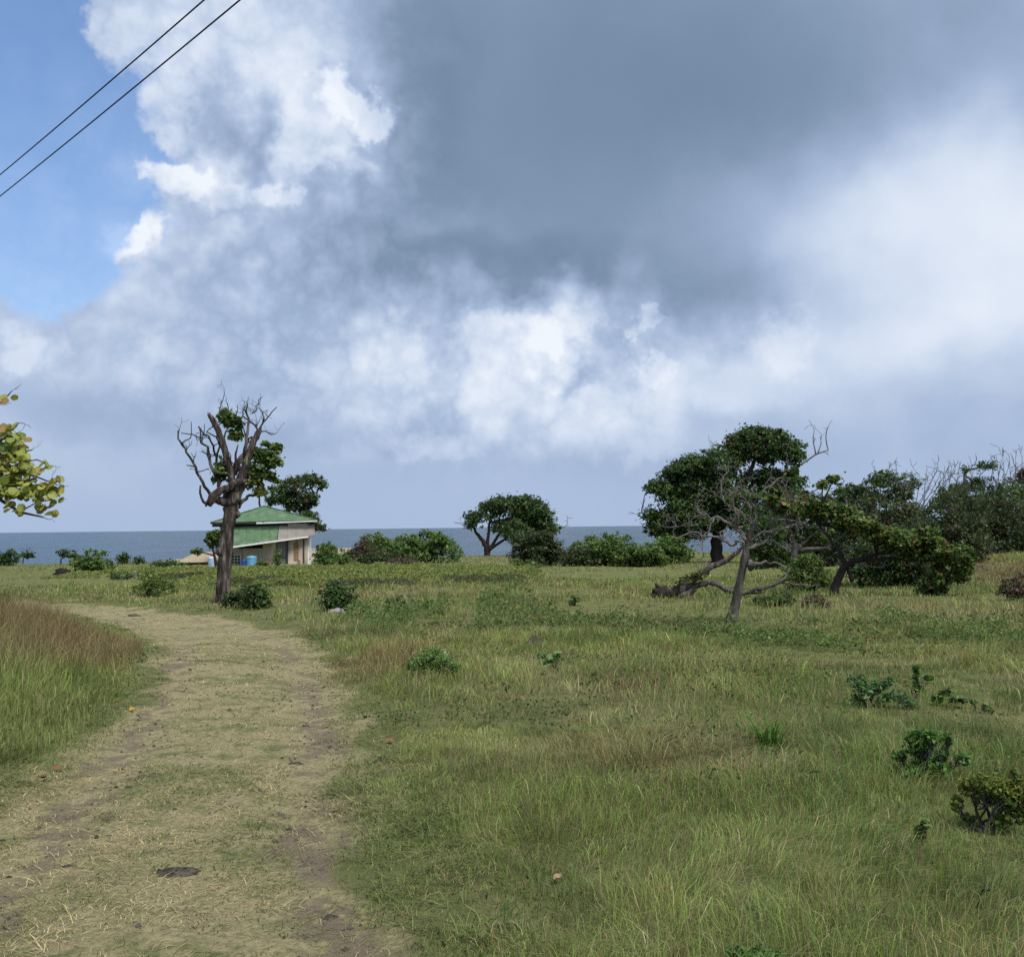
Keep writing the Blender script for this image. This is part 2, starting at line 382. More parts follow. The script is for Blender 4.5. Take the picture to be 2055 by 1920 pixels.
M_CABLE = noise_mat('black_cable', [(0.008, 0.008, 0.01), (0.014, 0.014, 0.016)], 3, 2, 0.6)
M_YELLOW = noise_mat('yellow_leaf', [(0.34, 0.18, 0.02), (0.45, 0.27, 0.04)], 20, 4, 0.6)
M_BROWNL = noise_mat('brown_leaf', [(0.14, 0.05, 0.025), (0.24, 0.10, 0.05)], 20, 4, 0.7)
M_TANL = noise_mat('tan_leaf', [(0.32, 0.20, 0.11), (0.42, 0.28, 0.17)], 20, 4, 0.7)

def ground_mat():
    m, nt, o = new_mat('meadow_ground'); N, LK = nt.nodes.new, nt.links.new
    def noise(scale, detail=8, rough=0.6, stretch=None):
        n = N('ShaderNodeTexNoise'); n.inputs['Scale'].default_value = scale; n.inputs['Detail'].default_value = detail; n.inputs['Roughness'].default_value = rough
        LK(tc.outputs['Object'], n.inputs['Vector']); return n.outputs['Fac']
    def ramp(v, st):
        r = N('ShaderNodeValToRGB'); LK(v, r.inputs[0])
        while len(r.color_ramp.elements) < len(st): r.color_ramp.elements.new(0.5)
        for e, (p, c) in zip(r.color_ramp.elements, st): e.position = p; e.color = (*c, 1)
        return r.outputs[0]
    def mix(f, a, b):
        x = N('ShaderNodeMix'); x.data_type = 'RGBA'; LK(f, x.inputs[0])
        LK(a, x.inputs[6]); LK(b, x.inputs[7]); return x.outputs[2]
    def math_(op, a, b, clamp=False):
        x = N('ShaderNodeMath'); x.operation = op; x.use_clamp = clamp
        for i, v in enumerate((a, b)):
            if isinstance(v, (int, float)): x.inputs[i].default_value = v
            else: LK(v, x.inputs[i])
        return x.outputs[0]
    def step(v, a, b):
        x = N('ShaderNodeMapRange'); x.interpolation_type = 'SMOOTHSTEP'; LK(v, x.inputs[0]); x.inputs[1].default_value = a; x.inputs[2].default_value = b; return x.outputs[0]
    tc = N('ShaderNodeTexCoord')
    at_ = N('ShaderNodeAttribute'); at_.attribute_name = 'tint'
    sp = N('ShaderNodeSeparateColor'); LK(at_.outputs['Color'], sp.inputs[0])
    pathm, rut, sand = sp.outputs[0], sp.outputs[1], sp.outputs[2]
    n_big, n_mid, n_f, n_ff = noise(0.9, 5), noise(4.5, 8), noise(28, 8, 0.7), noise(95, 4, 0.7)
    field = ramp(n_mid, [(0.3, (0.085, 0.098, 0.038)), (0.55, (0.14, 0.15, 0.06)), (0.75, (0.19, 0.17, 0.085))])
    straw = ramp(n_f, [(0.28, (0.115, 0.10, 0.058)), (0.45, (0.25, 0.215, 0.12)), (0.68, (0.38, 0.33, 0.19))])
    green = ramp(n_f, [(0.3, (0.075, 0.095, 0.038)), (0.7, (0.20, 0.21, 0.09))])
    pth = mix(step(math_('ADD', math_('MULTIPLY', n_mid, 0.6), math_('MULTIPLY', n_big, 0.4)), 0.45, 0.62), straw, green)
    dirt = ramp(n_ff, [(0.3, (0.115, 0.09, 0.062)), (0.55, (0.20, 0.16, 0.112)), (0.8, (0.29, 0.24, 0.175))])
    dm = math_('MULTIPLY', rut, 1.15)
    dm = step(math_('ADD', math_('MULTIPLY', dm, 0.66), math_('ADD', math_('MULTIPLY', math_('SUBTRACT', n_mid, 0.5), 3.0), math_('MULTIPLY', math_('SUBTRACT', n_big, 0.5), 1.6))), 0.42, 0.9)
    pth = mix(dm, pth, dirt)
    dark = ramp(n_f, [(0.4, (0.05, 0.046, 0.043)), (0.7, (0.11, 0.10, 0.09))])
    pth = mix(step(math_('ADD', n_mid, math_('MULTIPLY', n_f, 0.5)), 0.92, 1.0), pth, dark)
    pm = step(math_('ADD', pathm, math_('MULTIPLY', math_('SUBTRACT', n_mid, 0.5), 0.5)), 0.35, 0.65)
    c = mix(pm, field, pth)
    sd = ramp(n_mid, [(0.3, (0.26, 0.22, 0.16)), (0.7, (0.36, 0.31, 0.23))])
    c = mix(sand, c, sd)
    p = N('ShaderNodeBsdfPrincipled'); LK(c, p.inputs['Base Color']); p.inputs['Roughness'].default_value = 1.0; p.inputs['Specular IOR Level'].default_value = 0.05
    bp = N('ShaderNodeBump'); bp.inputs['Strength'].default_value = 0.8; bp.inputs['Distance'].default_value = 0.04
    hh = math_('ADD', n_f, math_('MULTIPLY', n_ff, 0.4)); LK(hh, bp.inputs['Height']); LK(bp.outputs[0], p.inputs['Normal'])
    LK(p.outputs[0], o.inputs[0]); return m
M_GROUND = ground_mat()

def sea_mat():
    m, nt, o = new_mat('sea_water'); N, LK = nt.nodes.new, nt.links.new
    tc = N('ShaderNodeTexCoord'); mp = N('ShaderNodeMapping'); LK(tc.outputs['Object'], mp.inputs[0]); mp.inputs['Scale'].default_value = (1, 0.6, 1)
    def noise(s, d=6, r=0.6):
        n = N('ShaderNodeTexNoise'); LK(mp.outputs[0], n.inputs['Vector']); n.inputs['Scale'].default_value = s; n.inputs['Detail'].default_value = d; n.inputs['Roughness'].default_value = r; return n.outputs['Fac']
    a, b = noise(0.012, 6), noise(0.11, 8)
    mp2 = N('ShaderNodeMapping'); LK(tc.outputs['Object'], mp2.inputs[0]); mp2.inputs['Scale'].default_value = (0.022, 0.0045, 1)
    n3 = N('ShaderNodeTexNoise'); LK(mp2.outputs[0], n3.inputs['Vector']); n3.inputs['Scale'].default_value = 1.0; n3.inputs['Detail'].default_value = 7; n3.inputs['Roughness'].default_value = 0.64; c = n3.outputs['Fac']
    r = N('ShaderNodeValToRGB'); LK(c, r.inputs[0])
    r.color_ramp.elements[0].position = 0.38; r.color_ramp.elements[0].color = (0.012, 0.034, 0.060, 1)
    r.color_ramp.elements[1].position = 0.68; r.color_ramp.elements[1].color = (0.034, 0.085, 0.125, 1)
    foam = N('ShaderNodeMapRange'); LK(c, foam.inputs[0]); foam.inputs[1].default_value = 0.70; foam.inputs[2].default_value = 0.75
    x = N('ShaderNodeMix'); x.data_type = 'RGBA'; LK(foam.outputs[0], x.inputs[0]); LK(r.outputs[0], x.inputs[6]); x.inputs[7].default_value = (0.7, 0.74, 0.76, 1)
    p = N('ShaderNodeBsdfPrincipled'); LK(x.outputs[2], p.inputs['Base Color']); p.inputs['Roughness'].default_value = 0.3; p.inputs['IOR'].default_value = 1.33
    p.inputs['Specular IOR Level'].default_value = 0.42
    bp = N('ShaderNodeBump'); bp.inputs['Strength'].default_value = 1.0; bp.inputs['Distance'].default_value = 2.2
    LK(b, bp.inputs['Height']); LK(bp.outputs[0], p.inputs['Normal']); LK(p.outputs[0], o.inputs[0]); return m
M_SEA = sea_mat()

# ------------------------------------------------------------------ ground, track, sea
def grid_mesh(name, xs, ys, mat, zoff=0.0, keep=None):
    X, Y = np.meshgrid(xs, ys); Z = T(X, Y) + zoff
    nx, ny = len(xs), len(ys)
    sd = path_sd(X, Y)
    pm = 1 - sstep(sd, -0.25, 0.45)
    wob = (fbm(X / 1.1, Y / 1.1, 3) - 0.5) * 1.2
    pm = 1 - sstep(sd + wob, -0.35, 0.5)
    rm = rut_mask(X, Y)
    sandm = sstep(Y - coast(X), -1.5, 4)
    i = np.arange((nx - 1) * (ny - 1)); r, c = i // (nx - 1), i % (nx - 1)
    q = np.stack([r * nx + c, r * nx + c + 1, (r + 1) * nx + c + 1, (r + 1) * nx + c], 1)
    V_ = np.stack([X.ravel(), Y.ravel(), Z.ravel()], 1)
    if keep is not None:
        k = keep(V_[q].mean(1)); q = q[k]
        used = np.unique(q); mp = np.zeros(len(V_), int); mp[used] = np.arange(len(used)); q = mp[q]
    else: used = np.arange(len(V_))
    cols = np.stack([pm.ravel(), rm.ravel(), sandm.ravel()], 1)[used]
    return np_mesh(name, V_[used], q.ravel(), np.full(len(q), 4), cols, mat, True)
def spaced(a, b, s0, grow, cap):
    out = [a]; s = s0
    while out[-1] < b: out.append(out[-1] + s); s = min(s * grow, cap)
    return np.array(out)
yy = np.concatenate([np.arange(-12, 2, 0.5), spaced(2, 270, 0.10, 1.022, 3.0)])
xh = spaced(0, 260, 0.12, 1.03, 6.0); xx = np.concatenate([-xh[::-1][:-1], xh])
in_path = lambda c: path_sd(c[:, 0], c[:, 1]) < 0.0
g = tag(link('ground', grid_mesh('ground', xx, yy, M_GROUND, keep=lambda c: ~in_path(c))), kind='structure')
g = tag(link('path', grid_mesh('path', xx, yy, M_GROUND, keep=in_path)), kind='structure')
# sea: one sheet to the horizon, finer near the shore
sx = spaced(0, 60000, 40, 1.35, 20000); sx = np.concatenate([-sx[::-1][:-1], sx]); sy = spaced(90, 60000, 40, 1.3, 20000)
X, Y = np.meshgrid(sx, sy); nx, ny = len(sx), len(sy)
i = np.arange((nx - 1) * (ny - 1)); r, c = i // (nx - 1), i % (nx - 1)
q = np.stack([r * nx + c, r * nx + c + 1, (r + 1) * nx + c + 1, (r + 1) * nx + c], 1)
tag(link('sea', np_mesh('sea', np.stack([X.ravel(), Y.ravel(), np.full(X.size, -12.0)], 1), q.ravel(), np.full(len(q), 4), None, M_SEA)), kind='structure')
# pale sand bank by the shore, left of the house
def bank():
    a, b = at(262, 1120, 150), at(470, 1106, 150)
    xs = np.linspace(a.x - 6, b.x + 18, 60); ys = np.linspace(140, 164, 24)
    X, Y = np.meshgrid(xs, ys)
    u = (X - xs[0]) / (xs[-1] - xs[0]); v = (Y - 140) / 24
    h = 2.35 * sstep(u, 0, 0.75) * np.sin(np.pi * np.clip(v, 0, 1)) ** 0.7 * (0.85 + 0.3 * fbm(X / 4, Y / 4))
    Z = -SLOPE * Y - 0.6 + h
    nx = len(xs); i = np.arange((nx - 1) * 23); r, c = i // (nx - 1), i % (nx - 1)
    q = np.stack([r * nx + c, r * nx + c + 1, (r + 1) * nx + c + 1, (r + 1) * nx + c], 1)
    cols = np.zeros((X.size, 3)); cols[:, 2] = 1
    tag(link('sand_bank', np_mesh('sand_bank', np.stack([X.ravel(), Y.ravel(), Z.ravel()], 1), q.ravel(), np.full(len(q), 4), cols, M_GROUND, True)), kind='structure')
bank()

# ------------------------------------------------------------------ foliage tools
def pick(pal, n, rng):
    c = np.array([p[:3] for p in pal], float); w = np.array([p[3] for p in pal], float)
    return c[rng.choice(len(pal), n, p=w / w.sum())]
def leaves_mesh(name, pos, nrm, size, cols, rng, shape='diamond', aspect=0.62, mat=None, droop=0.15):
    """one small bent leaf at every position"""
    n = len(pos)
    nrm = nrm / (np.linalg.norm(nrm, axis=1, keepdims=True) + 1e-9)
    t = rng.normal(size=(n, 3)); t -= nrm * (t * nrm).sum(1, keepdims=True); t /= np.linalg.norm(t, axis=1, keepdims=True) + 1e-9
    s = np.cross(nrm, t)
    L = (size * np.exp(rng.normal(0, .28, n)))[:, None]; Wd = L * aspect * rng.uniform(0.8, 1.2, (n, 1))
    if shape == 'diamond': prof = [(0, 0, 0), (0.45, 0.5, 0.10), (1, 0, -droop), (0.45, -0.5, 0.10)]
    else: prof = [(0, 0, 0), (0.2, 0.42, 0.04), (0.55, 0.56, 0.05), (0.88, 0.32, 0), (1, 0, -droop), (0.88, -0.32, 0), (0.55, -0.56, 0.05), (0.2, -0.42, 0.04)]
    k = len(prof)
    v = np.empty((n, k, 3))
    for j, (a, b, c) in enumerate(prof): v[:, j] = pos + t * (L * (a - 0.5)) + s * (Wd * b) + nrm * (L * c)
    cc = np.repeat(cols[:, None, :], k, 1)
    return np_mesh(name, v.reshape(-1, 3), np.arange(n * k), np.full(n, k), cc.reshape(-1, 3), mat or M_LEAF)
def crown_points(lobes, nclump, per, crad, rng, shell=(0.62, 1.02), up=0.35, lean=0.45):
    lob = np.array(lobes, float)
    area = (lob[:, 3] * lob[:, 4] + lob[:, 3] * lob[:, 5] + lob[:, 4] * lob[:, 5])
    li = rng.choice(len(lob), nclump, p=area / area.sum())
    d = rng.normal(size=(nclump, 3)); d[:, 2] += up; d /= np.linalg.norm(d, axis=1, keepdims=True)
    r = rng.uniform(shell[0] ** 2, shell[1] ** 2, nclump) ** 0.5
    cen = lob[li, :3] + d * lob[li, 3:6] * r[:, None]
    cs = crad * rng.uniform(0.55, 1.35, nclump)
    far = rng.random(nclump) < 0.10; cen[far] += d[far] * lob[li[far], 3:6] * rng.uniform(.05, .38, (int(far.sum()), 1)); cs[far] *= .6
    pos = np.repeat(cen, per, 0) + rng.normal(size=(nclump * per, 3)) * np.repeat(cs, per)[:, None] * np.array([0.62, 0.62, 0.42])
    nr = np.repeat(d, per, 0) * lean + rng.normal(size=(nclump * per, 3)) * 0.55 + np.array([0, 0, 0.45])
    return cen, pos, nr
def split_lobes(lb, rng, k=3):
    out = []
    for (x, y, z, a, b, c) in lb:
        out.append((x, y, z, a * .92, b * .92, c * .92))
        for _ in range(k):
            d = rng.normal(size=3); d /= np.linalg.norm(d); f = rng.uniform(.28, .55); r = rng.uniform(.6, .95)
            out.append((x + d[0] * a * r, y + d[1] * b * r, z + d[2] * c * r, a * f, b * f, max(c * f, a * f * .55)))
    return out
def crown_part(root, name, lobes, nclump, per, crad, leaf, pal, rng, shape='diamond', aspect=0.62, shell=(0.62, 1.02), up=0.35, keepz=None, label=None, jit=0.22):
    cen, pos, nr = crown_points(lobes, nclump, per, crad, rng, shell, up)
    cc = np.repeat(pick(pal, nclump, rng) * rng.uniform(.7, 1.35, (nclump, 1)), per, 0)
    swap = rng.random(len(pos)) < 0.25
    cc[swap] = pick(pal, int(swap.sum()), rng)
    cc = cc * rng.uniform(1 - jit, 1 + jit, (len(pos), 1))
    if keepz is not None:
        k = pos[:, 2] > keepz; pos, nr, cc = pos[k], nr[k], cc[k]
    o = link(name, leaves_mesh(name, pos, nr, leaf, cc, rng, shape, aspect), root)
    if label: o['label'] = label
    return cen, o
def wander(a, b, n, amp, rng, sag=0.0):
    a, b = Vector(a), Vector(b); L = (b - a).length; out = [a]
    for i in range(1, n):
        t = i / n; p = a.lerp(b, t) + Vector((rng.normal(), rng.normal(), rng.normal())) * amp * L * math.sin(math.pi * t)
        p.z -= sag * L * math.sin(math.pi * t); out.append(p)
    return out + [b]
def limb(mb, pts, r0, r1, sides=6, rng=None, rough=0.08):
    n = len(pts); mb.tube(pts, [r0 + (r1 - r0) * i / (n - 1) for i in range(n)], sides, random.Random(int(abs(pts[0][0]) * 997 + n)) , rough)
def twigs(mb, start, d, length, r, depth, rng, kids=3, bend=0.35, up=0.15, minr=0.002, sides=4):
    d = Vector(d).normalized(); p = Vector(start); pts = [p.copy()]; n = 4
    for i in range(n):
        d = (d + Vector((rng.normal(), rng.normal(), rng.normal() + up)) * bend).normalized()
        p = p + d * (length / n); pts.append(p.copy())
    rr = [max(minr, r * (1 - 0.65 * i / n)) for i in range(n + 1)]
    mb.tube(pts, rr, sides)
    if depth > 0:
        for _ in range(kids):
            i = rng.integers(1, n + 1); q = pts[i]
            nd = (pts[i] - pts[i - 1]).normalized() + Vector((rng.normal(), rng.normal(), rng.normal() + up)) * 0.75
            twigs(mb, q, nd, length * rng.uniform(0.45, 0.75), rr[i] * 0.7, depth - 1, rng, kids, bend, up, minr, sides)

class Loc:
    """local frame of a thing: photo measurements around its base turned into metres"""
    def __init__(self, bx, by, depth=None, turn=True):
        self.bx, self.by = bx, by
        if depth is None: self.base = ground(bx, by)
        else:
            p = at(bx, by, depth); self.base = Vector((p.x, p.y, float(T(p.x, p.y)))); self.dz = 0
        self.s = self.base.y / F; self.rz = -math.atan2(self.base.x, self.base.y) if turn else 0.0; self.cx = math.cos(self.rz)
        if depth is not None:                                  # keep heights as measured above the real ground
            self.by = by - (self.base.z - at(bx, by, depth).z) / self.s
    def p(self, px, py, dy=0.0):
        x, z = (px - self.bx) * self.s * self.cx, (self.by - py) * self.s
        c, s = math.cos(-ROLL), math.sin(-ROLL)
        k = 1 + dy * self.s / self.base.y
        return Vector(((x * c + z * s), dy * self.s, (z * c - x * s)))
    def lobe(self, px, py, rx, ry, dy=0.0, rdy=None):
        q = self.p(px, py, dy); return (q.x, q.y, q.z, rx * self.s * self.cx, (rdy if rdy else (rx + ry) * 0.5) * self.s, ry * self.s)

G_DARK = [(0.036, 0.072, 0.024, 3), (0.06, 0.106, 0.032, 4), (0.093, 0.152, 0.038, 2), (0.083, 0.057, 0.032, 0.7)]
G_MID = [(0.06, 0.101, 0.026, 3), (0.095, 0.152, 0.036, 4), (0.15, 0.207, 0.051, 2)]
G_BUSH = [(0.068, 0.125, 0.032, 3), (0.106, 0.174, 0.043, 4), (0.162, 0.232, 0.061, 1.5)]
G_PALE = [(0.084, 0.14, 0.036, 3), (0.126, 0.182, 0.049, 4), (0.182, 0.208, 0.054, 2)]
G_YEL = [(0.10, 0.13, 0.03, 3), (0.16, 0.17, 0.04, 3), (0.06, 0.09, 0.025, 3), (0.22, 0.15, 0.03, 0.8)]
G_BROWN = [(0.098, 0.069, 0.048, 3), (0.138, 0.098, 0.063, 3), (0.069, 0.075, 0.04, 2)]
G_RED = [(0.13, 0.055, 0.035, 2), (0.09, 0.05, 0.035, 3), (0.06, 0.045, 0.03, 2)]
G_BELT = [(0.04, 0.065, 0.024, 3), (0.06, 0.085, 0.03, 3), (0.09, 0.11, 0.04, 1.5), (0.075, 0.06, 0.04, 1)]
G_GRAPE = [(0.054, 0.102, 0.026, 4), (0.102, 0.15, 0.036, 4), (0.156, 0.186, 0.042, 2), (0.2, 0.15, 0.035, 0.5), (0.13, 0.075, 0.035, 0.3)]

def bush(name, label, box, pal, rng_seed, nclump=70, per=14, leaf_px=6.0, cat='bush', lobes=None, group=None, stemmat=None, depth=None, leaf=None, nl=7, flat=1.0, shape='diamond', twig=4, stems=7, deep=1.0):
    x0, x1, yt, yb = box; rng = np.random.default_rng(rng_seed)
    L = Loc((x0 + x1) / 2, yb, depth); w, h = (x1 - x0), (yb - yt)
    root = empty(name, L.base, L.rz); tag(root, label, cat, group)
    lb = []
    for i in range(nl):
        u = (i + 0.5) / nl * 2 - 1; u = u * 0.78 + rng.uniform(-0.1, 0.1)
        top = math.sqrt(max(0.05, 1 - u * u)) ** .8 * flat * rng.uniform(0.66, 1.06)
        ry = h * 0.34 * rng.uniform(0.8, 1.15); rx = w / nl * rng.uniform(0.85, 1.3)
        rx = max(rx, h * 0.22)
        cy = max(h * top - ry, ry * 0.55)
        lb.append(L.lobe(L.bx + u * w / 2 * 0.86, L.by - cy, rx, ry, rng.uniform(-0.22, 0.22) * w * deep, rx * 1.1))
        if cy > ry * 1.2: lb.append(L.lobe(L.bx + u * w / 2 * 0.95, L.by - cy * 0.45, rx * 1.05, ry * 0.9, rng.uniform(-0.25, 0.25) * w * deep, rx * 1.1))
    lsz = leaf or leaf_px * L.s
    cen, fo = crown_part(root, 'foliage', split_lobes(lb, rng, 2), nclump, per, max(lsz * 1.5, h * 0.09 * L.s), lsz, pal, rng, shape=shape, keepz=-0.05)
    mb = MB()
    for k in range(stems):
        c = cen[rng.integers(len(cen))]; limb(mb, wander((rng.uniform(-.08, .08) * w * L.s, 0, -0.05), (c[0] * 0.85, c[1] * 0.85, c[2] * 0.9), 4, 0.07, rng), 0.02 * h * L.s + 0.006, 0.006 * h * L.s + 0.002, 5)
    for k in range(twig):
        c = cen[rng.integers(len(cen))]; limb(mb, wander((0, 0, -0.05), c * 0.8, 4, .07, rng), 0.012 * h * L.s + .004, 0.008 * h * L.s, 4); twigs(mb, c * 0.8, (c[0], c[1], abs(c[2]) + 0.3), h * 0.35 * L.s, 0.012 * h * L.s, 1, rng, 3)
    mb.build('stem', stemmat or M_BARKD, root)
    return root

# ------------------------------------------------------------------ the house
def house():
    B = ground(400 + 850 / 6.2125, 980 + 955 / 6.2125); k = B.y / F / 6.2125
    X = lambda zx: (zx - 850) * k
    Z = lambda zy: (955 - zy) * k
    rz = -math.atan2(B.x, B.y); k *= math.cos(rz) ** 0.5
    root = empty('beach_house', B, rz); tag(root, 'abandoned house with green hipped roof and beige walls beyond the meadow', 'house')
    def wall(name, x0, x1, z0, z1, y0, y1, holes, mat, parent=root):
        xs = sorted({x0, x1, *[h[0] for h in holes], *[h[1] for h in holes]}); zs = sorted({z0, z1, *[h[2] for h in holes], *[h[3] for h in holes]})
        mb = MB()
        for i in range(len(xs) - 1):
            for j in range(len(zs) - 1):
                cx, cz = (xs[i] + xs[i + 1]) / 2, (zs[j] + zs[j + 1]) / 2
                if any(h[0] < cx < h[1] and h[2] < cz < h[3] for h in holes): continue
                mb.box(xs[i], xs[i + 1], y0, y1, zs[j], zs[j + 1])
        return mb.build(name, mat, parent)
    zt = Z(440)
    x_l, x_d0, x_d1, x_r = X(275), X(948), X(1095), X(1342)
    win = (X(405), X(525), Z(945), Z(820)); vent = (X(500), X(790), Z(746), Z(698))
    fw = wall('front_wall', x_l, x_d0, -0.6, zt, 0, 0.22, [win, vent], M_WALL)
    fw['label'] = 'beige rendered wall with window and dark vent'
    mb = MB(); mb.box(x_d0, x_d1, 0.75, 0.9, Z(880), zt); o = mb.build('door', M_DOOR, root); o['label'] = 'pale grey panelled door in the recess'
    mb = MB()
    for fx in (0.28, 0.52, 0.76): mb.box(x_d0 + (x_d1 - x_d0) * fx - 0.03, x_d0 + (x_d1 - x_d0) * fx + 0.03, 0.71, 0.748, Z(870), Z(690))
    mb.build('door_batten', M_WHITE, o)
    mb = MB(); mb.box(x_d0, x_d1, -0.05, 0.75, -0.5, Z(884)); mb.build('door_step', M_CONC, root)
    mb = MB(); mb.box(X(1088), X(1102), -0.45, 0.2, -0.4, Z(640)); mb.build('dark_post', M_DKWOOD, root)
    wall('side_bay_wall', X(1102), x_r, -0.6, zt, -0.35, 0.2, [], M_WALL)
    # faded arched board on the bay
    mb = MB(); n = 10; x0, x1, zs_, ztp = X(1172), X(1232), Z(905), Z(730)
    pts = [(x0, zs_), (x1, zs_)] + [((x0 + x1) / 2 + (x1 - x0) / 2 * math.cos(a), ztp + (Z(665) - ztp) * math.sin(a)) for a in [math.pi * i / n for i in range(n + 1)]]
    mb.add([(x, -0.40, z) for x, z in pts] + [(x, -0.352, z) for x, z in pts], [tuple(range(len(pts)))] + [(i, (i + 1) % len(pts), (i + 1) % len(pts) + len(pts), i + len(pts)) for i in range(len(pts))])
    o = mb.build('arched_board', M_RUST, root); o['label'] = 'rusty brown arched board on the wall'
    mb = MB(); mb.box(X(1288), X(1304), -0.46, -0.352, -0.3, Z(612)); mb.build('drain_pipe', M_DKWOOD, root)
    mb = MB(); mb.box(X(940), X(1350), -0.9, -0.36, -0.5, Z(948)); mb.build('porch_slab', M_CONC, root)
    mb = MB(); mb.box(X(1228), X(1252), -0.62, -0.45, Z(948), Z(900)); mb.build('orange_crate', M_RUST, root)
    # side and back walls
    mb = MB(); mb.box(x_r - 0.2, x_r, 0.2, 7.4, -0.6, zt); mb.build('right_wall', M_WALL, root)
    mb = MB(); mb.box(x_l, x_l + 0.2, 0.22, 7.4, -0.6, zt); mb.build('left_wall', M_WALL, root)
    mb = MB(); mb.box(x_l + 0.2, x_r - 0.2, 7.2, 7.4, -0.6, zt); mb.build('back_wall', M_WALL, root)
    # white posts of the porch on the right
    for zx, yy_ in ((1356, -0.1), (1385, 1.2), (1366, 3.4)):
        mb = MB(); mb.box(X(zx) - 0.09, X(zx) + 0.09, yy_ - 0.09, yy_ + 0.09, -0.5, Z(600)); mb.build('white_post', M_WHITE, root)
    mb = MB(); mb.box(X(1347), X(1398), 1.3, 3.3, -0.5, Z(640)); o = mb.build('porch_screen', M_WHITE, root)
    # window
    mb = MB(); wx0, wx1, wz0, wz1 = win; t = 0.07
    for a in ((wx0, wx0 + t, wz0, wz1), (wx1 - t, wx1, wz0, wz1), (wx0 + t, wx1 - t, wz1 - t, wz1), (wx0 + t, wx1 - t, wz0, wz0 + t)): mb.box(a[0], a[1], -0.04, 0.1, a[2], a[3])
    w = mb.build('window', M_WHITE, root)
    cx = [wx0 + t + (wx1 - wx0 - 2 * t) * i / 3 for i in range(4)]; cz = [wz0 + t + (wz1 - wz0 - 2 * t) * i / 3 for i in range(4)]
    for i in range(3):
        for j in range(3):
            mb = MB(); mb.box(cx[i] + 0.025, cx[i + 1] - 0.025, 0.04, 0.06, cz[j] + 0.025, cz[j + 1] - 0.025); mb.build('pane', M_GLASS, w)
    mb = MB()
    for i in (1, 2): mb.box(cx[i] - 0.025, cx[i] + 0.025, 0.02, 0.08, cz[0], cz[3])
    for j in (1, 2):
        for i in range(3): mb.box(cx[i] + 0.026, cx[i + 1] - 0.026, 0.022, 0.078, cz[j] - 0.025, cz[j] + 0.025)
    mb.build('glazing_bar', M_WHITE, w)
    mb = MB(); mb.box(vent[0] - 0.02, vent[1] + 0.02, 0.24, 0.3, vent[2] - 0.02, vent[3] + 0.02); v = mb.build('vent', M_DKWOOD, root)
    for j in range(5):
        mb = MB(); zc = vent[2] + (vent[3] - vent[2]) * (j + 0.5) / 5; mb.slab([(vent[0], 0.2, zc + 0.03), (vent[0], 0.06, zc - 0.02), (vent[1], 0.06, zc - 0.02), (vent[1], 0.2, zc + 0.03)], 0.015); mb.build('slat', M_DKWOOD, v)
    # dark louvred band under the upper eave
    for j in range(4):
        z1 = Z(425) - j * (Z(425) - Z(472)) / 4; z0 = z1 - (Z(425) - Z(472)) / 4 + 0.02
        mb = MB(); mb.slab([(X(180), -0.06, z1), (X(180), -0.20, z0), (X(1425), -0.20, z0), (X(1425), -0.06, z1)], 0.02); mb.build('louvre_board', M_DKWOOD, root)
    # upper hipped roof
    pk = (X(812), 3.5, Z(205)); eL, eR = X(170), X(1462); yf, yb = -0.85, 8.2; zl, zr = Z(416), Z(398)
    c = [(eL, yf, zl), (eR, yf, zr), (eR, yb, zr), (eL, yb, zl)]
    rf = MB(); rf.add(c + [pk], [(0, 1, 4), (1, 2, 4), (2, 3, 4), (3, 0, 4), (3, 2, 1, 0)])
    roof = rf.build('roof', M_ROOFG, root); roof['label'] = 'faded green hipped roof'
    for i, q in enumerate(c):
        mb = MB(); mb.bar(Vector(q) + Vector((0, 0, 0.04)), Vector(pk) + Vector((0, 0, 0.05)), 0.22, 0.05); mb.build('ridge_cap', M_ROOFG, roof)
    mb = MB(); mb.slab([(X(620), -0.50, Z(416) + 0.16), (X(735), -0.50, Z(414) + 0.16), (X(748), 1.45, Z(300) + 0.03), (X(672), 1.45, Z(302) + 0.03)], 0.03)
    mb = MB(); mb.bar((X(715), yf - 0.06, Z(432)), (eR, yf - 0.06, Z(409)), 0.12, 0.13); o = mb.build('gutter', M_WHITE, root); o['label'] = 'white gutter along the upper eave'
    mb = MB(); mb.bar((eL + 0.02, yf - 0.05, zl - 0.08), (X(712), yf - 0.05, Z(415) - 0.07), 0.06, 0.14); mb.build('fascia', M_DKWOOD, root)
    mb = MB(); mb.bar((eL - 0.04, yf, zl - 0.06), (eL - 0.04, yb, zl - 0.06), 0.06, 0.2); mb.build('left_fascia', M_RED, root)
    # tapered lean-to roof in front
    P = lambda zx, zy, y: (X(zx), y, Z(zy))
    def seg(zx):                                  # top and bottom edge at a given place
        t = (zx - 180) / (1425 - 180)
        return (X(zx), -0.24, Z(472 - 20 * t)), (X(zx) - 0.1 * (1 - t), -2.7 + 1.9 * t, Z(745 - 155 * t))
    cuts = [292, 400, 500, 600, 700, 790, 880, 968]
    for i in range(len(cuts) - 1):
        a0, b0 = seg(cuts[i]); a1, b1 = seg(cuts[i + 1] - 1.5)
        if i == len(cuts) - 2: a1 = seg(988)[0]
        mb = MB(); mb.slab([b0, b1, a1, a0], 0.05); mb.build('lean_to_sheet', M_ROOFG, root)
    cuts = [975, 1090, 1200, 1310, 1432]
    for i in range(4):
        a0, b0 = seg(cuts[i] + 1.5); a1, b1 = seg(cuts[i + 1])
        if i == 0: a0 = seg(992)[0]
        mb = MB(); mb.slab([b0, b1, a1, a0], 0.05); o = mb.build('bare_lean_to_sheet', M_ROOFB, root)
    b0, b1 = Vector(seg(292)[1]), Vector(seg(1350)[1]); dn = Vector((0, -0.04, -0.07))
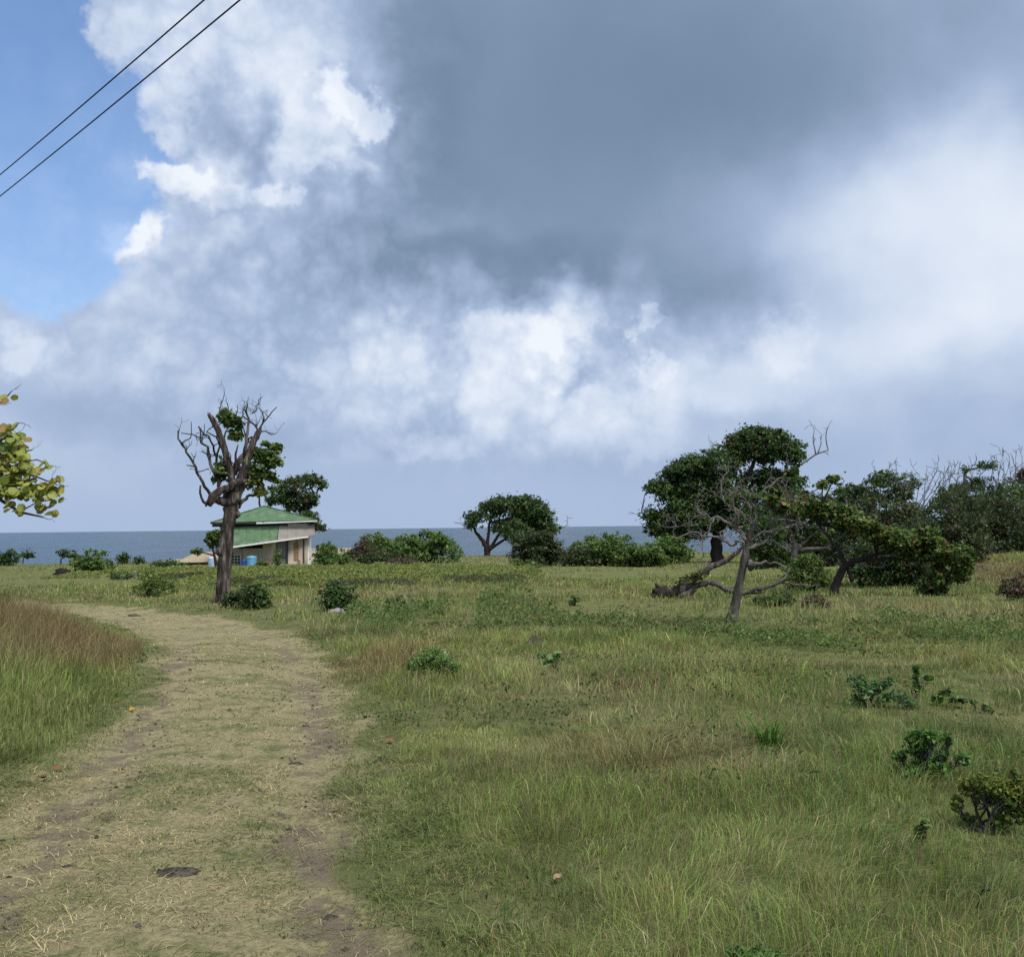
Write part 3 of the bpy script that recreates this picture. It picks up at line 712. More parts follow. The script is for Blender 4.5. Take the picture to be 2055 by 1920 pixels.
    mb = MB(); mb.bar(b0 + dn, b1 + dn, 0.07, 0.16); o = mb.build('lean_to_fascia', M_WHITE, root); o['label'] = 'white board along the sloping lower eave'
    mb = MB(); b2 = Vector(seg(1430)[1]); mb.bar(b1 + dn + Vector((0.02, 0, -.02)), b2 + dn, 0.05, 0.1); mb.build('grey_fascia', M_CONC, root)
    for zx in (310, 560): 
        b = Vector(seg(zx)[1]); mb = MB(); mb.box(b.x - 0.06, b.x + 0.06, b.y + 0.12, b.y + 0.24, -0.6, b.z - 0.12); mb.build('lean_to_post', M_DKWOOD, root)
    return B, rz, X, Z
HB, HR, HX, HZ = house()

def tank(name, label, zx0, zx1, zy0, yoff, mat, ribs):
    x, r, h = (HX(zx0) + HX(zx1)) / 2, (HX(zx1) - HX(zx0)) / 2, HZ(zy0)
    wx, wy = HB.x + x * math.cos(HR) - yoff * math.sin(HR), HB.y + x * math.sin(HR) + yoff * math.cos(HR); z = float(T(wx, wy)) - 0.03; h = HB.z + h - z
    root = empty(name, (wx, wy, z)); tag(root, label, 'water tank' if ribs else 'barrel')
    prof = [(r * 0.94, 0), (r, 0.05)]
    for i in range(max(ribs, 2)):
        zz = 0.05 + (h * 0.8) * (i + 1) / (max(ribs, 2) + 1)
        prof += [(r, zz - 0.05), (r * 0.955, zz - 0.02), (r * 0.955, zz + 0.02), (r, zz + 0.05)]
    prof += [(r, h * 0.84), (r * 0.93, h * 0.9), (r * 0.6, h * 0.955), (r * 0.34, h * 0.97)]
    mb = MB(); mb.lathe(prof, 24); mb.build('body', mat, root, True)
    mb = MB(); mb.lathe([(r * 0.33, h * 0.965), (r * 0.33, h * 0.99), (r * 0.27, h), (0.02, h * 1.002)], 18); mb.build('lid', mat, root, True)
tank('water_tank', 'light blue plastic water tank by the house wall', 600, 725, 826, -3.4, M_TANKL, 4)
tank('plastic_barrel', 'small dark blue barrel beside the light blue tank', 538, 612, 873, -3.2, M_TANKD, 0)
tank('water_tank', 'pale blue water tank just left of the bare trunk', 160, 236, 826, -4.0, M_TANKP, 3)

def shed():
    L = Loc(400, 1133, 112); s = L.s
    root = empty('low_shed', L.base, L.rz); tag(root, 'low shed with tan sheet roof left of the bare trunk', 'shed')
    a, b = L.p(352, 1131), L.p(432, 1131)
    mb = MB(); mb.box(a.x + .3, b.x, 0, 4, -0.5, L.p(400, 1128).z); mb.build('wall', M_DKWOOD, root)
    zf, zt = L.p(400, 1127.5).z, L.p(400, 1108).z
    c = [(a.x, -.4, zf), (b.x + .4, -.4, zf), (b.x + .4, 2.4, zt), (a.x + 2.1, 2.4, zt - .1)]
    mb = MB(); mb.slab(c, 0.08); mb.build('roof', M_THATCH, root)
    mb = MB(); mb.slab([c[3], c[2], (b.x + .4, 5.2, zf), (a.x, 5.2, zf)], 0.08); mb.build('rear_roof', M_THATCH, root)
shed()

# ------------------------------------------------------------------ the broken tree by the track
def hero():
    z = 3.714; ox, oy = 300, 760
    q = lambda zx, zy: (ox + zx / z, oy + zy / z)
    bx, by = q(548, 1668); L = Loc(bx, by); s = L.s / z
    rng = np.random.default_rng(11); rr = random.Random(5)
    root = empty('bare_tree', L.base, L.rz); tag(root, 'tall broken tree with thick trunk and few green leaf tufts', 'tree')
    def P(zx, zy, dy=0.0): return L.p(*q(zx, zy), dy / z)
    def line(pts, dy0=0.0, dy1=None):
        n = len(pts); dy1 = dy0 if dy1 is None else dy1
        return [P(a, b, dy0 + (dy1 - dy0) * i / max(1, n - 1)) for i, (a, b) in enumerate(pts)]
    def densify(pts, rad, n=3, amp=0.0):
        op, orr = [], []
        for i in range(len(pts) - 1):
            for j in range(n):
                t = j / n; p = pts[i].lerp(pts[i + 1], t)
                if amp: p = p + Vector((rng.normal(), rng.normal(), rng.normal())) * amp
                op.append(p); orr.append(rad[i] + (rad[i + 1] - rad[i]) * t)
        return op + [pts[-1]], orr + [rad[-1]]
    mb = MB()
    def put(m, pts, rad, dy0=0, dy1=None, sides=14, rough=0.10, n=3, amp=0.012):
        p, r = densify(line(pts, dy0, dy1), [x * s for x in rad], n, amp); m.tube(p, r, sides, rr, rough)
    put(mb, [(545, 1690), (546, 1660), (550, 1560), (553, 1450), (558, 1350), (566, 1220), (578, 1100), (590, 1000), (598, 930), (606, 860), (612, 800)], [66, 57, 50, 48, 48, 49, 48, 50, 58, 58, 40], sides=20, rough=0.13, n=4)
    # root flare
    for a in range(6):
        an = a * 1.05 + 0.3; d = Vector((math.cos(an), math.sin(an), 0))
        mb.tube([P(548, 1600) + d * 0.10, P(548, 1650) + d * 0.21, P(548, 1680) + d * 0.33], [0.11, 0.09, 0.04], 8, rr, 0.1)
    # burls on the trunk
    for (a, b, r_) in ((600, 1290, 22), (515, 1290, 24), (640, 1010, 26), (545, 1130, 20)):
        c = P(a, b, -10); mb.tube([c - Vector((0, 0, .14)), c - Vector((0, 0, .06)), c + Vector((0, 0, .05)), c + Vector((0, 0, .14))], [r_ * s * .3, r_ * s * 1.2, r_ * s * 1.1, r_ * s * .3], 9, rr, 0.15)
    mb.build('trunk', M_BARK, root, True)
    lm = MB()
    put(lm, [(606, 900), (600, 780), (580, 660), (552, 560), (520, 460), (480, 365), (448, 312), (420, 268)], [30, 29, 27, 25, 24, 23, 21, 13], 10, -30)
    for k in range(5): lm.tube([P(425 + k * 5, 290, -28 + k * 6), P(412 + k * 4, 262 + rr.uniform(-10, 8), -28 + k * 6)], [7 * s, 1.5 * s], 5)
    lm.build('limb', M_BARK, root, True); lm = MB()
    put(lm, [(628, 920), (655, 820), (682, 730), (708, 630), (732, 545), (768, 455), (800, 385), (818, 340)], [42, 39, 35, 31, 28, 25, 20, 6], 0, 40)
    for k in range(4): lm.tube([P(790 + k * 7, 400, 36), P(800 + k * 8, 360 + rr.uniform(-15, 15), 36 + k * 4)], [8 * s, 1.5 * s], 5)
    lm.build('limb', M_BARK, root, True); lm = MB()
    put(lm, [(700, 762), (605, 792), (515, 838), (452, 880), (424, 925), (413, 958)], [14, 24, 30, 34, 27, 6], -62, -120, sides=8, rough=0.22, n=2, amp=0.03)
    for k in range(6): lm.tube([P(440 + k * 6, 905, -120 + k * 8), P(405 + k * 9, 950 + rr.uniform(-12, 14), -122 + k * 8)], [9 * s, 1.5 * s], 5)
    lm.build('limb', M_BARK, root, False); lm = MB()
    put(lm, [(590, 930), (530, 915), (470, 905), (425, 930)], [42, 34, 24, 14], -20, -90)
    lm.build('limb', M_BARK, root, True); lm = MB()
    put(lm, [(640, 960), (690, 905), (735, 868), (795, 850)], [20, 15, 11, 6], 10, 60, sides=8)
    lm.build('limb', M_BARK, root, True); lm = MB()
    put(lm, [(615, 720), (640, 625), (690, 565), (735, 560)], [22, 22, 20, 18], 20, 40, sides=8)
    lm.build('limb', M_BARK, root, True)
    def tl(pts, r0, r1, dy0=0, dy1=0, kids=0):
        p, r = densify(line(pts, dy0, dy1), [(r0 + (r1 - r0) * i / (len(pts) - 1)) * s * .78 for i in range(len(pts))], 2, 0.014)
        tw = MB(); tw.tube(p, r, 6, rr, 0.1)
        for _ in range(kids):
            i = rng.integers(2, len(p)); twigs(tw, p[i], (p[i] - p[i - 1]).normalized() + Vector((rng.normal(), rng.normal(), rng.normal())) * 0.6, rng.uniform(0.25, 0.55), max(r[i] * 0.55, 0.006), 1, rng, 2, 0.4, 0.15, 0.004)
        tw.build('dead_branch', M_BARK, root, True)
    tl([(470, 880), (420, 840), (385, 780), (340, 710), (318, 645), (268, 565), (235, 512), (202, 468), (203, 410)], 16, 6, -60, -150, 5)
    tl([(235, 512), (258, 478), (297, 458), (298, 400), (297, 345)], 7, 3, -130, -160)
    tl([(325, 665), (290, 660), (268, 658)], 8, 4, -100, -120); tl([(340, 710), (390, 690), (430, 675)], 7, 3, -90, -40, 2)
    tl([(410, 945), (378, 890), (366, 835), (370, 805)], 13, 7, -110, -130)
    tl([(505, 810), (482, 735), (440, 640), (416, 570), (415, 512), (368, 478), (366, 432), (345, 352)], 17, 6, 20, 80, 4)
    tl([(366, 432), (330, 430), (270, 408), (215, 406)], 8, 4, 70, 100, 2)
    tl([(485, 640), (478, 580), (456, 500), (420, 425), (380, 400), (340, 355)], 13, 5, 60, 90, 3)
    tl([(482, 600), (500, 500), (470, 430), (410, 400), (450, 362)], 10, 5, 60, 0, 2); tl([(368, 480), (385, 400), (386, 330)], 6, 3, 80, 100)
    tl([(690, 580), (702, 480), (712, 400), (716, 300), (700, 235), (712, 185)], 17, 5, 20, -40, 4)
    tl([(702, 500), (722, 450), (748, 425)], 13, 7, 20, 10); tl([(705, 420), (682, 370), (668, 320)], 8, 4, 0, -40, 1)
    tl([(622, 720), (626, 590), (632, 540), (642, 492)], 14, 6, -20, -30); tl([(610, 640), (590, 580), (560, 540)], 6, 3, -20, -60)
    tl([(812, 370), (832, 310), (868, 270), (905, 235), (938, 188)], 9, 4, 40, 70, 3)
    tl([(805, 390), (772, 345), (722, 300), (680, 270), (672, 245), (700, 190)], 10, 4, 40, 10, 3)
    tl([(740, 250), (768, 235), (778, 200), (800, 140), (826, 116)], 7, 3, 20, 40, 2); tl([(830, 310), (828, 250), (800, 205), (770, 215)], 6, 3, 50, 30, 2)
    tl([(812, 385), (860, 384), (895, 395), (925, 400)], 7, 3, 40, 60, 2); tl([(835, 300), (830, 235), (870, 215)], 5, 3, 50, 60, 1)
    tl([(560, 300), (545, 240), (500, 235), (515, 170), (532, 125)], 8, 3, -20, -40, 3); tl([(565, 250), (562, 200), (550, 175)], 5, 3, -20, -20, 1); tl([(620, 300), (636, 240), (632, 190)], 6, 3, 0, 0, 1)
    tl([(540, 440), (560, 370), (590, 300)], 8, 4, 0, 0, 2); tl([(700, 700), (730, 760), (760, 740), (830, 690)], 12, 5, 30, 60, 3); tl([(720, 600), (800, 560), (880, 500)], 12, 4, 40, 60, 3)
    tl([(610, 755), (560, 715), (510, 712), (440, 680)], 9, 4, -60, -110)
    tl([(655, 690), (650, 640), (690, 590), (720, 600)], 18, 16, 0, 30)
    # green tufts
    sp = [((580, 330, 95, 95), 34), ((640, 400, 50, 50), 10), ((530, 280, 50, 40), 8), ((850, 600, 105, 105), 42), ((905, 500, 50, 45), 12), ((800, 540, 60, 50), 10), ((900, 710, 85, 50), 22), ((790, 640, 70, 70), 16), ((490, 690, 70, 70), 20), ((520, 640, 35, 35), 5)]
    def tuft(items, pal, seed, nm, lab):
        rg = np.random.default_rng(seed); P_, N_, C_ = [], [], []
        for (a, b, rx, ry), n in items:
            lb = [L.lobe(*q(a + rg.normal() * rx * .5, b + rg.normal() * ry * .5), rx / z * f_, ry / z * f_, 10 + rg.normal() * 6) for f_ in rg.uniform(.22, .5, 7)]
            cen, po, no = crown_points(lb, int(n * 1.3), 20, 0.12, rg, (0.1, 1.22), 0.1); n = int(n * 1.3)
            P_.append(po); N_.append(no); C_.append(np.repeat(pick(pal, n, rg), 20, 0) * rg.uniform(0.75, 1.25, (n * 20, 1)))
        o = link(nm, leaves_mesh(nm, np.concatenate(P_), np.concatenate(N_), 0.095, np.concatenate(C_), rg, 'round', 0.7), root); o['label'] = lab
    tuft(sp, G_MID, 3, 'foliage', 'sparse green leaf tufts')
    tuft([((790, 790, 70, 45), 14), ((810, 850, 40, 22), 6), ((740, 730, 50, 50), 6)], [(0.10, 0.13, 0.03, 3), (0.15, 0.165, 0.04, 3), (0.20, 0.15, 0.04, .5)], 4, 'yellowing_foliage', 'yellowish lower leaves')
hero()

# ------------------------------------------------------------------ other trees
def tree(name, label, base, trunk, lobes, pal, seed, nclump, per, leaf_px, crad_px, mat=M_BARKD, depth=None, bare=(), extra=0, deep=1.0, shell=(0.5, 1.02), secondary=60, cat='tree', group=None, shape='diamond', twig_r=1.4, up=0.35, aspect=0.62):
    rng = np.random.default_rng(seed); L = Loc(*base, depth); root = empty(name, L.base, L.rz); tag(root, label, cat, group)
    mb = MB(); rr = random.Random(seed)
    P = lambda a: L.p(a[0], a[1], a[3] if len(a) > 3 else 0)
    for tr in trunk:
        pts = [P(a) for a in tr]; rad = [a[2] * L.s for a in tr]
        op, orr = [], []
        for i in range(len(pts) - 1):
            for j in range(3):
                t = j / 3; op.append(pts[i].lerp(pts[i + 1], t) + Vector((rng.normal(), rng.normal(), rng.normal())) * 0.12 * rad[i] * (0 if i + j == 0 else 1)); orr.append(rad[i] + (rad[i + 1] - rad[i]) * t)
        op.append(pts[-1]); orr.append(rad[-1]); mb.tube(op, orr, 9, rr, 0.1)
    mb.build('trunk', mat, root, True)
    lb = [L.lobe(*l[:4], l[4] if len(l) > 4 else rng.uniform(-0.5, 0.5) * 40 * deep, l[5] if len(l) > 5 else None) for l in lobes]
    cen, _ = crown_part(root, 'crown', split_lobes(lb, rng), nclump, per, crad_px * L.s, leaf_px * L.s, pal, rng, shell=shell, shape=shape, up=up, aspect=aspect)
    tips = [P(t[-1]) for t in trunk]; arms = []
    for l in lb:
        bm_ = MB(); c = Vector(l[:3]); a = min(tips, key=lambda t: (t - c).length); limb(bm_, wander(a, c, 5, 0.06, rng), 2.6 * L.s, 1.2 * L.s, 6); arms.append(bm_)
    for _ in range(secondary):
        c = Vector(cen[rng.integers(len(cen))]); i = min(range(len(lb)), key=lambda i: (Vector(lb[i][:3]) - c).length); limb(arms[i], wander(lb[i][:3], c, 4, 0.1, rng), 1.1 * L.s, 0.4 * L.s, 4)
    for _ in range(max(8, nclump // 25)):                       # thin twig ends that reach past the leaves
        c = Vector(cen[rng.integers(len(cen))]); i = min(range(len(lb)), key=lambda i: (Vector(lb[i][:3]) - c).length); v_ = c - Vector(lb[i][:3])
        limb(arms[i], wander(lb[i][:3], c, 4, 0.08, rng), .8 * L.s, .45 * L.s, 4)
        twigs(arms[i], c, v_ + Vector((0, 0, .3 * v_.length)), rng.uniform(7, 15) * L.s, .5 * L.s, 1, rng, 2, .3, .1, .22 * L.s)
    for bm_ in arms: bm_.build('branch', mat, root, True)
    if bare:
        for pts, r0, r1, kids in bare:
            tb = MB()
            p = [P(a) for a in pts]; o2 = []
            for i in range(len(p) - 1):
                for j in range(2): o2.append(p[i].lerp(p[i + 1], j / 2) + Vector((rng.normal(), rng.normal(), rng.normal())) * 0.7 * L.s)
            o2.append(p[-1]); limb(tb, o2, r0 * L.s, r1 * L.s, 5)
            for _ in range(kids):
                i = rng.integers(2, len(o2)); twigs(tb, o2[i], (o2[i] - o2[i - 1]).normalized() + Vector((rng.normal(), rng.normal(), rng.normal() + .3)) * 0.5, rng.uniform(12, 28) * L.s, r1 * L.s, 1, rng, 2, 0.35, 0.2, 0.4 * L.s)
            tb.build('bare_branch', M_TWIG, root, True)
    return root, L
zb = lambda a, b: (1240 + a / 4.036, 820 + b / 4.036)
def zl(a, b, rx, ry, *r): x, y = zb(a, b); return (x, y, rx / 4.036, ry / 4.036, *r)
def zt(a, b, r, *k): x, y = zb(a, b); return (x, y, r / 4.036, *k)
tree('evergreen_tree', 'largest dark tree with two-storey crown and bare branch at its right', zb(800, 1245),
     [[zt(800, 1260, 55), zt(800, 1130, 48), zt(815, 1000, 44), zt(800, 880, 36)], [zt(815, 1000, 36), zt(950, 780, 26), zt(1060, 560, 20), zt(1120, 400, 14)], [zt(805, 1000, 32), zt(650, 820, 24), zt(560, 640, 16)], [zt(840, 960, 28), zt(1150, 720, 20), zt(1350, 560, 12)]],
     [zl(1130, 270, 250, 110), zl(1300, 300, 165, 105), zl(1400, 380, 90, 95), zl(985, 300, 125, 80), zl(980, 400, 110, 80), zl(1180, 370, 200, 60), zl(620, 500, 190, 135), zl(820, 460, 190, 130), zl(360, 640, 140, 55), zl(480, 560, 100, 90), zl(560, 720, 240, 130), zl(820, 680, 260, 160),
      zl(1250, 570, 190, 60), zl(1390, 640, 100, 80), zl(1200, 680, 170, 70), zl(330, 890, 115, 85), zl(420, 990, 140, 60), zl(650, 900, 240, 140), zl(950, 880, 230, 130), zl(540, 1000, 200, 65), zl(1300, 800, 180, 130), zl(1150, 900, 160, 120), zl(390, 940, 160, 100), zl(560, 960, 220, 95)],
     G_DARK, 21, 3000, 26, 5.8, 11, bare=[([zt(1380, 520, 3), zt(1500, 455, 3), zt(1600, 382, 3), zt(1692, 350, 3), zt(1680, 250, 3), zt(1692, 168, 3)], 2.2, .8, 3), ([zt(1600, 382, 2), zt(1575, 285, 2), zt(1588, 190, 2)], 1.5, .7, 2), ([zt(1610, 375, 2), zt(1642, 300, 2), zt(1632, 240, 2)], 1.2, .6, 1),
      ([zt(240, 890, 3), zt(185, 840, 3), zt(200, 770, 3), zt(215, 690, 3)], 1.6, .7, 4), ([zt(480, 520, 2), zt(430, 480, 2), zt(425, 430, 2)], 1, .6, 2), ([zt(830, 380, 2), zt(815, 330, 2), zt(812, 280, 2)], 1, .6, 2)])
zc = lambda a, b: (640 + a / 2.9235, 960 + b / 2.9235)
def cl(a, b, rx, ry, *r): x, y = zc(a, b); return (x, y, rx / 2.9235, ry / 2.9235, *r)
def ct(a, b, r): x, y = zc(a, b); return (x, y, r / 2.9235)
tree('evergreen_tree', 'domed wind-shaped tree on the shoreline in the middle of the view', zc(990, 447),
     [[ct(990, 455, 20), ct(985, 410, 17), ct(965, 360, 12), ct(920, 310, 8), ct(900, 260, 6)], [ct(988, 410, 13), ct(990, 340, 9), ct(1000, 260, 7), ct(1030, 200, 6)], [ct(992, 420, 14), ct(1025, 370, 9), ct(1070, 300, 7), ct(1120, 230, 6)], [ct(1000, 410, 10), ct(1090, 350, 7), ct(1180, 280, 6)]],
     [cl(930, 225, 55, 35), cl(1000, 190, 70, 55), cl(1090, 160, 90, 60), cl(1180, 150, 90, 55), cl(1270, 165, 70, 60), cl(1300, 230, 90, 60), cl(1350, 280, 60, 45), cl(1180, 240, 100, 60), cl(1150, 300, 100, 50), cl(1250, 310, 110, 60), cl(1060, 260, 50, 40), cl(905, 260, 25, 25)],
     G_DARK, 22, 800, 24, 5, 8.5, bare=[([ct(900, 300, 2), ct(880, 290, 2), ct(862, 285, 2)], 1, .5, 2), ([ct(1380, 290, 2), ct(1430, 275, 2), ct(1470, 268, 2)], 1, .5, 1)], secondary=40)
tree('evergreen_tree', 'dark windswept tree rising behind the green roofed house', (598, 1128),
     [[(598, 1130, 7), (592, 1080, 6), (582, 1040, 5), (575, 1015, 4)], [(592, 1080, 5), (612, 1030, 4), (632, 1000, 3)], [(600, 1090, 4), (625, 1066, 3)], [(545, 1128, 2.5), (520, 1010, 2), (518, 985, 1.5)]],
     [(590, 975, 30, 17), (560, 990, 25, 20), (620, 964, 28, 13), (640, 972, 14, 11), (600, 1000, 38, 14), (620, 1010, 18, 10), (590, 1022, 26, 12), (628, 1040, 16, 10), (612, 1035, 20, 12), (645, 1060, 16, 5), (632, 1056, 14, 10), (545, 1005, 14, 9)],
     G_DARK, 23, 480, 22, 4.5, 6.5, depth=118, secondary=40)
tree('small_tree', 'small wind-bent tree between the pale tank and the sea', (432, 1136),
     [[(434, 1138, 3), (430, 1115, 2.4), (426, 1100, 2)], [(430, 1115, 1.6), (405, 1108, 1.2)]],
     [(424, 1080, 15, 10), (432, 1072, 14, 8), (428, 1092, 14, 8), (398, 1106, 14, 5), (386, 1107, 8, 3)], G_MID, 24, 90, 12, 5.5, 5, depth=96, secondary=15)
tree('evergreen_tree', 'dark leafed tree with brown bare stems behind the leaning sea grape', (1752, 1120),
     [[(1752, 1125, 8), (1750, 1060, 6), (1745, 1010, 5)], [(1760, 1120, 6), (1790, 1040, 4), (1810, 990, 3)], [(1745, 1110, 6), (1710, 1030, 4), (1695, 1000, 3)]],
     [(1800, 968, 40, 18), (1835, 978, 22, 16), (1760, 975, 35, 18), (1715, 985, 32, 14), (1690, 995, 28, 16), (1740, 1000, 60, 18), (1800, 995, 40, 18), (1680, 1010, 25, 12), (1700, 1040, 40, 20), (1760, 1050, 60, 25), (1830, 1040, 40, 25)],
     G_DARK, 25, 600, 22, 5, 8, depth=62,
     bare=[([(1735 + i * 14, 1060 + (i % 3) * 6, 2), (1738 + i * 14 + 3, 1010, 2), (1742 + i * 15, 960 - (i * 37 % 23), 2)], 1.1, .5, 3) for i in range(9)] + [([(1750 + i * 9, 1050, 2, -20), (1752 + i * 9, 1000, 2, -20), (1752 + i * 10, 968 + (i * 29 % 18), 2, -20)], .9, .5, 1) for i in range(9)]
          + [([(1825 + i * 8, 1035 - i * 2, 2), (1850 + i * 8, 1000 - i * 3, 2), (1872 + i * 8, 960 - (i * 13 % 17), 2)], 1.0, .5, 3) for i in range(6)], mat=M_BARKG)
tree('scrub_tree', 'thin crowned scrub tree with bare tops at the right edge', (1950, 1130),
     [[(1950, 1135, 7), (1945, 1070, 5), (1938, 1000, 4), (1940, 950, 2.5)], [(1955, 1130, 5), (1985, 1050, 4), (2010, 980, 3)], [(1945, 1120, 5), (1900, 1050, 3), (1890, 1000, 2)]],
     [(1975, 932, 30, 7), (1945, 942, 14, 6), (1960, 975, 50, 14), (1925, 985, 40, 16), (1900, 1000, 30, 16), (1985, 1000, 40, 20), (2020, 990, 30, 20), (1930, 1015, 60, 18), (1990, 1030, 60, 18), (1880, 1020, 25, 14)],
     G_DARK, 26, 420, 18, 4.8, 8, depth=58, shell=(0.3, 1.02),
     bare=[([(1888 + i * 12, 1040, 2), (1893 + i * 13, 990, 2), (1900 + i * 14, 935 + (i * 31 % 27), 2)], 1.1, .5, 4) for i in range(11)], mat=M_BARKG)
tree('reddish_tree', 'dull reddish tree with grey bare twigs cut by the right edge', (2062, 1140),
     [[(2062, 1145, 8), (2065, 1060, 6), (2060, 1000, 4)], [(2062, 1100, 5), (2100, 1010, 4)]],
     [(2045, 975, 26, 22), (2075, 960, 30, 25), (2050, 1010, 30, 22), (2090, 1000, 35, 35), (2110, 965, 25, 25)],
     G_RED, 27, 220, 20, 5, 8, depth=57,
     bare=[([(2000 + i * 11, 1040, 2, -15), (2010 + i * 11, 985, 2, -15), (2005 + i * 13, 915 + (i * 23 % 22), 2, -15)], 1.2, .5, 4) for i in range(8)], mat=M_BARKG)
bush('thicket', 'dark tangled thicket filling the gap behind the half-bare tree', (1465, 1735, 1040, 1170), G_DARK, 33, 560, 24, 5.4, depth=64, nl=10, cat='thicket', deep=.4, twig=10)
bush('thicket', 'dark thicket under the crown with brown bare stems', (1650, 1900, 1004, 1170), G_BELT, 34, 620, 24, 5.4, depth=59, nl=10, cat='thicket', deep=.35, twig=10)
bush('thicket', 'wide mid-green thicket sloping down at the right edge', (1846, 2090, 1026, 1172), G_BELT, 31, 640, 24, 4.68, depth=50, twig=26, nl=10, cat='thicket', deep=.4)
bush('thicket', 'low olive scrub joining the leaning canopy to the right-hand thicket', (1790, 2000, 1040, 1184), G_BELT, 35, 560, 24, 4.68, depth=46, nl=10, cat='thicket', deep=.35, twig=16)
bush('thicket', 'tall dark shrubbery at the very right edge below the reddish tree', (2000, 2120, 985, 1150), G_DARK, 32, 300, 22, 4.68, depth=54, twig=16, cat='thicket', deep=.4)

# leaning sea grape trees in the right meadow
rng = np.random.default_rng(41)
zd = lambda a, b: (1600 + a / 4.369, 860 + b / 4.369)
def dl(a, b, rx, ry, *r): x, y = zd(a, b); return (x, y, rx / 4.369, ry / 4.369, *r)
def dt(a, b, r, *k): x, y = zd(a, b); return (x, y, r / 4.369, *k)
tree('sea_grape_tree', 'broad leaning tree whose yellow-green canopy sweeps down to the grass', zd(325, 1462),
     [[dt(318, 1475, 44), dt(335, 1390, 40), dt(375, 1290, 36), dt(425, 1200, 30), dt(540, 1150, 24), dt(700, 1100, 18)], [dt(425, 1200, 24), dt(380, 1080, 18), dt(300, 980, 14), dt(200, 850, 10)], [dt(480, 1340, 20), dt(460, 1260, 16), dt(430, 1200, 14)], [dt(600, 1150, 18), dt(800, 1130, 14), dt(1000, 1150, 12), dt(1200, 1150, 8)]],
     [dl(100, 690, 140, 50), dl(250, 720, 140, 60), dl(420, 770, 140, 65), dl(580, 850, 130, 70), dl(720, 920, 130, 70), dl(880, 960, 130, 70), dl(1040, 960, 120, 75), dl(1150, 950, 80, 70), dl(1250, 1080, 130, 70), dl(1380, 1110, 110, 70), dl(1060, 1060, 140, 60), dl(1400, 1210, 80, 70), dl(1420, 1300, 50, 40), dl(900, 1060, 140, 50), dl(50, 640, 70, 30), dl(330, 450, 55, 30), dl(240, 500, 30, 20), dl(460, 880, 90, 50), dl(1200, 1290, 100, 90), dl(1180, 1390, 110, 70)],
     G_GRAPE, 42, 2100, 11, 5.5, 8.5, shape='round', aspect=0.9, mat=M_BARKD, shell=(0.35, 1.03), deep=1.5, secondary=110,
     bare=[([dt(340, 1190, 5), dt(520, 1185, 5), dt(640, 1205, 5), dt(740, 1215, 4), dt(790, 1130, 3)], 1.8, .8, 3), ([dt(330, 1100, 5), dt(480, 1040, 5), dt(660, 1060, 4), dt(900, 1140, 3), dt(1180, 1150, 2)], 2.2, .8, 4), ([dt(60, 1060, 5), dt(270, 1050, 5), dt(430, 920, 3)], 2.6, 1, 3), ([dt(40, 610, 2), dt(180, 540, 2), dt(300, 480, 2)], 1.5, .7, 2), ([dt(380, 1080, 3), dt(460, 1110, 3), dt(490, 1150, 2)], 1.6, .8, 2), ([dt(1400, 1120, 2), dt(1550, 1190, 2), dt(1640, 1240, 1)], 1.2, .6, 2)])
bush('thicket', 'dense dark undergrowth in the hollow beneath the leaning canopy', (1682, 1925, 1084, 1208), G_DARK, 43, 620, 26, 5.4, cat='thicket', nl=9, depth=37, flat=1.0, deep=.35)
tree('sea_grape_tree', 'half-bare tree with orange leaves between the gnarled trunk and the leaning canopy', zb(1432, 1400),
     [[zt(1432, 1420, 46), zt(1425, 1330, 38), zt(1425, 1230, 32), zt(1450, 1150, 28), zt(1490, 1110, 20)], [zt(1450, 1150, 22), zt(1600, 1135, 17), zt(1720, 1132, 12)], [zt(1450, 1150, 20), zt(1420, 1050, 14), zt(1400, 950, 9)], [zt(1480, 1120, 16), zt(1560, 1040, 11), zt(1680, 960, 7)]],
     [zl(1300, 760, 130, 55), zl(1430, 790, 130, 60), zl(1560, 790, 110, 60), zl(1650, 850, 110, 60), zl(1330, 700, 60, 50), zl(1500, 880, 150, 50), zl(1680, 1020, 80, 60), zl(1560, 1020, 60, 40), zl(1360, 1000, 70, 50), zl(1700, 760, 80, 60), zl(1540, 720, 50, 50), zl(1560, 1060, 90, 30)],
     [(0.045, 0.085, 0.022, 4), (0.085, 0.125, 0.03, 3), (0.15, 0.095, 0.035, .6), (0.12, 0.07, 0.035, .5)], 44, 240, 10, 5.5, 7, shape='round', aspect=0.9, mat=M_BARKG, depth=36, secondary=60, shell=(.3, 1.03),
     bare=[([zt(1420, 1050, 3), zt(1330 + 30 * i, 980 - 8 * i, 3, i * 8), zt(1250 + 75 * i, 930 - (i * 31 % 60), 3, i * 8)], 1.6, .7, 5) for i in range(7)])

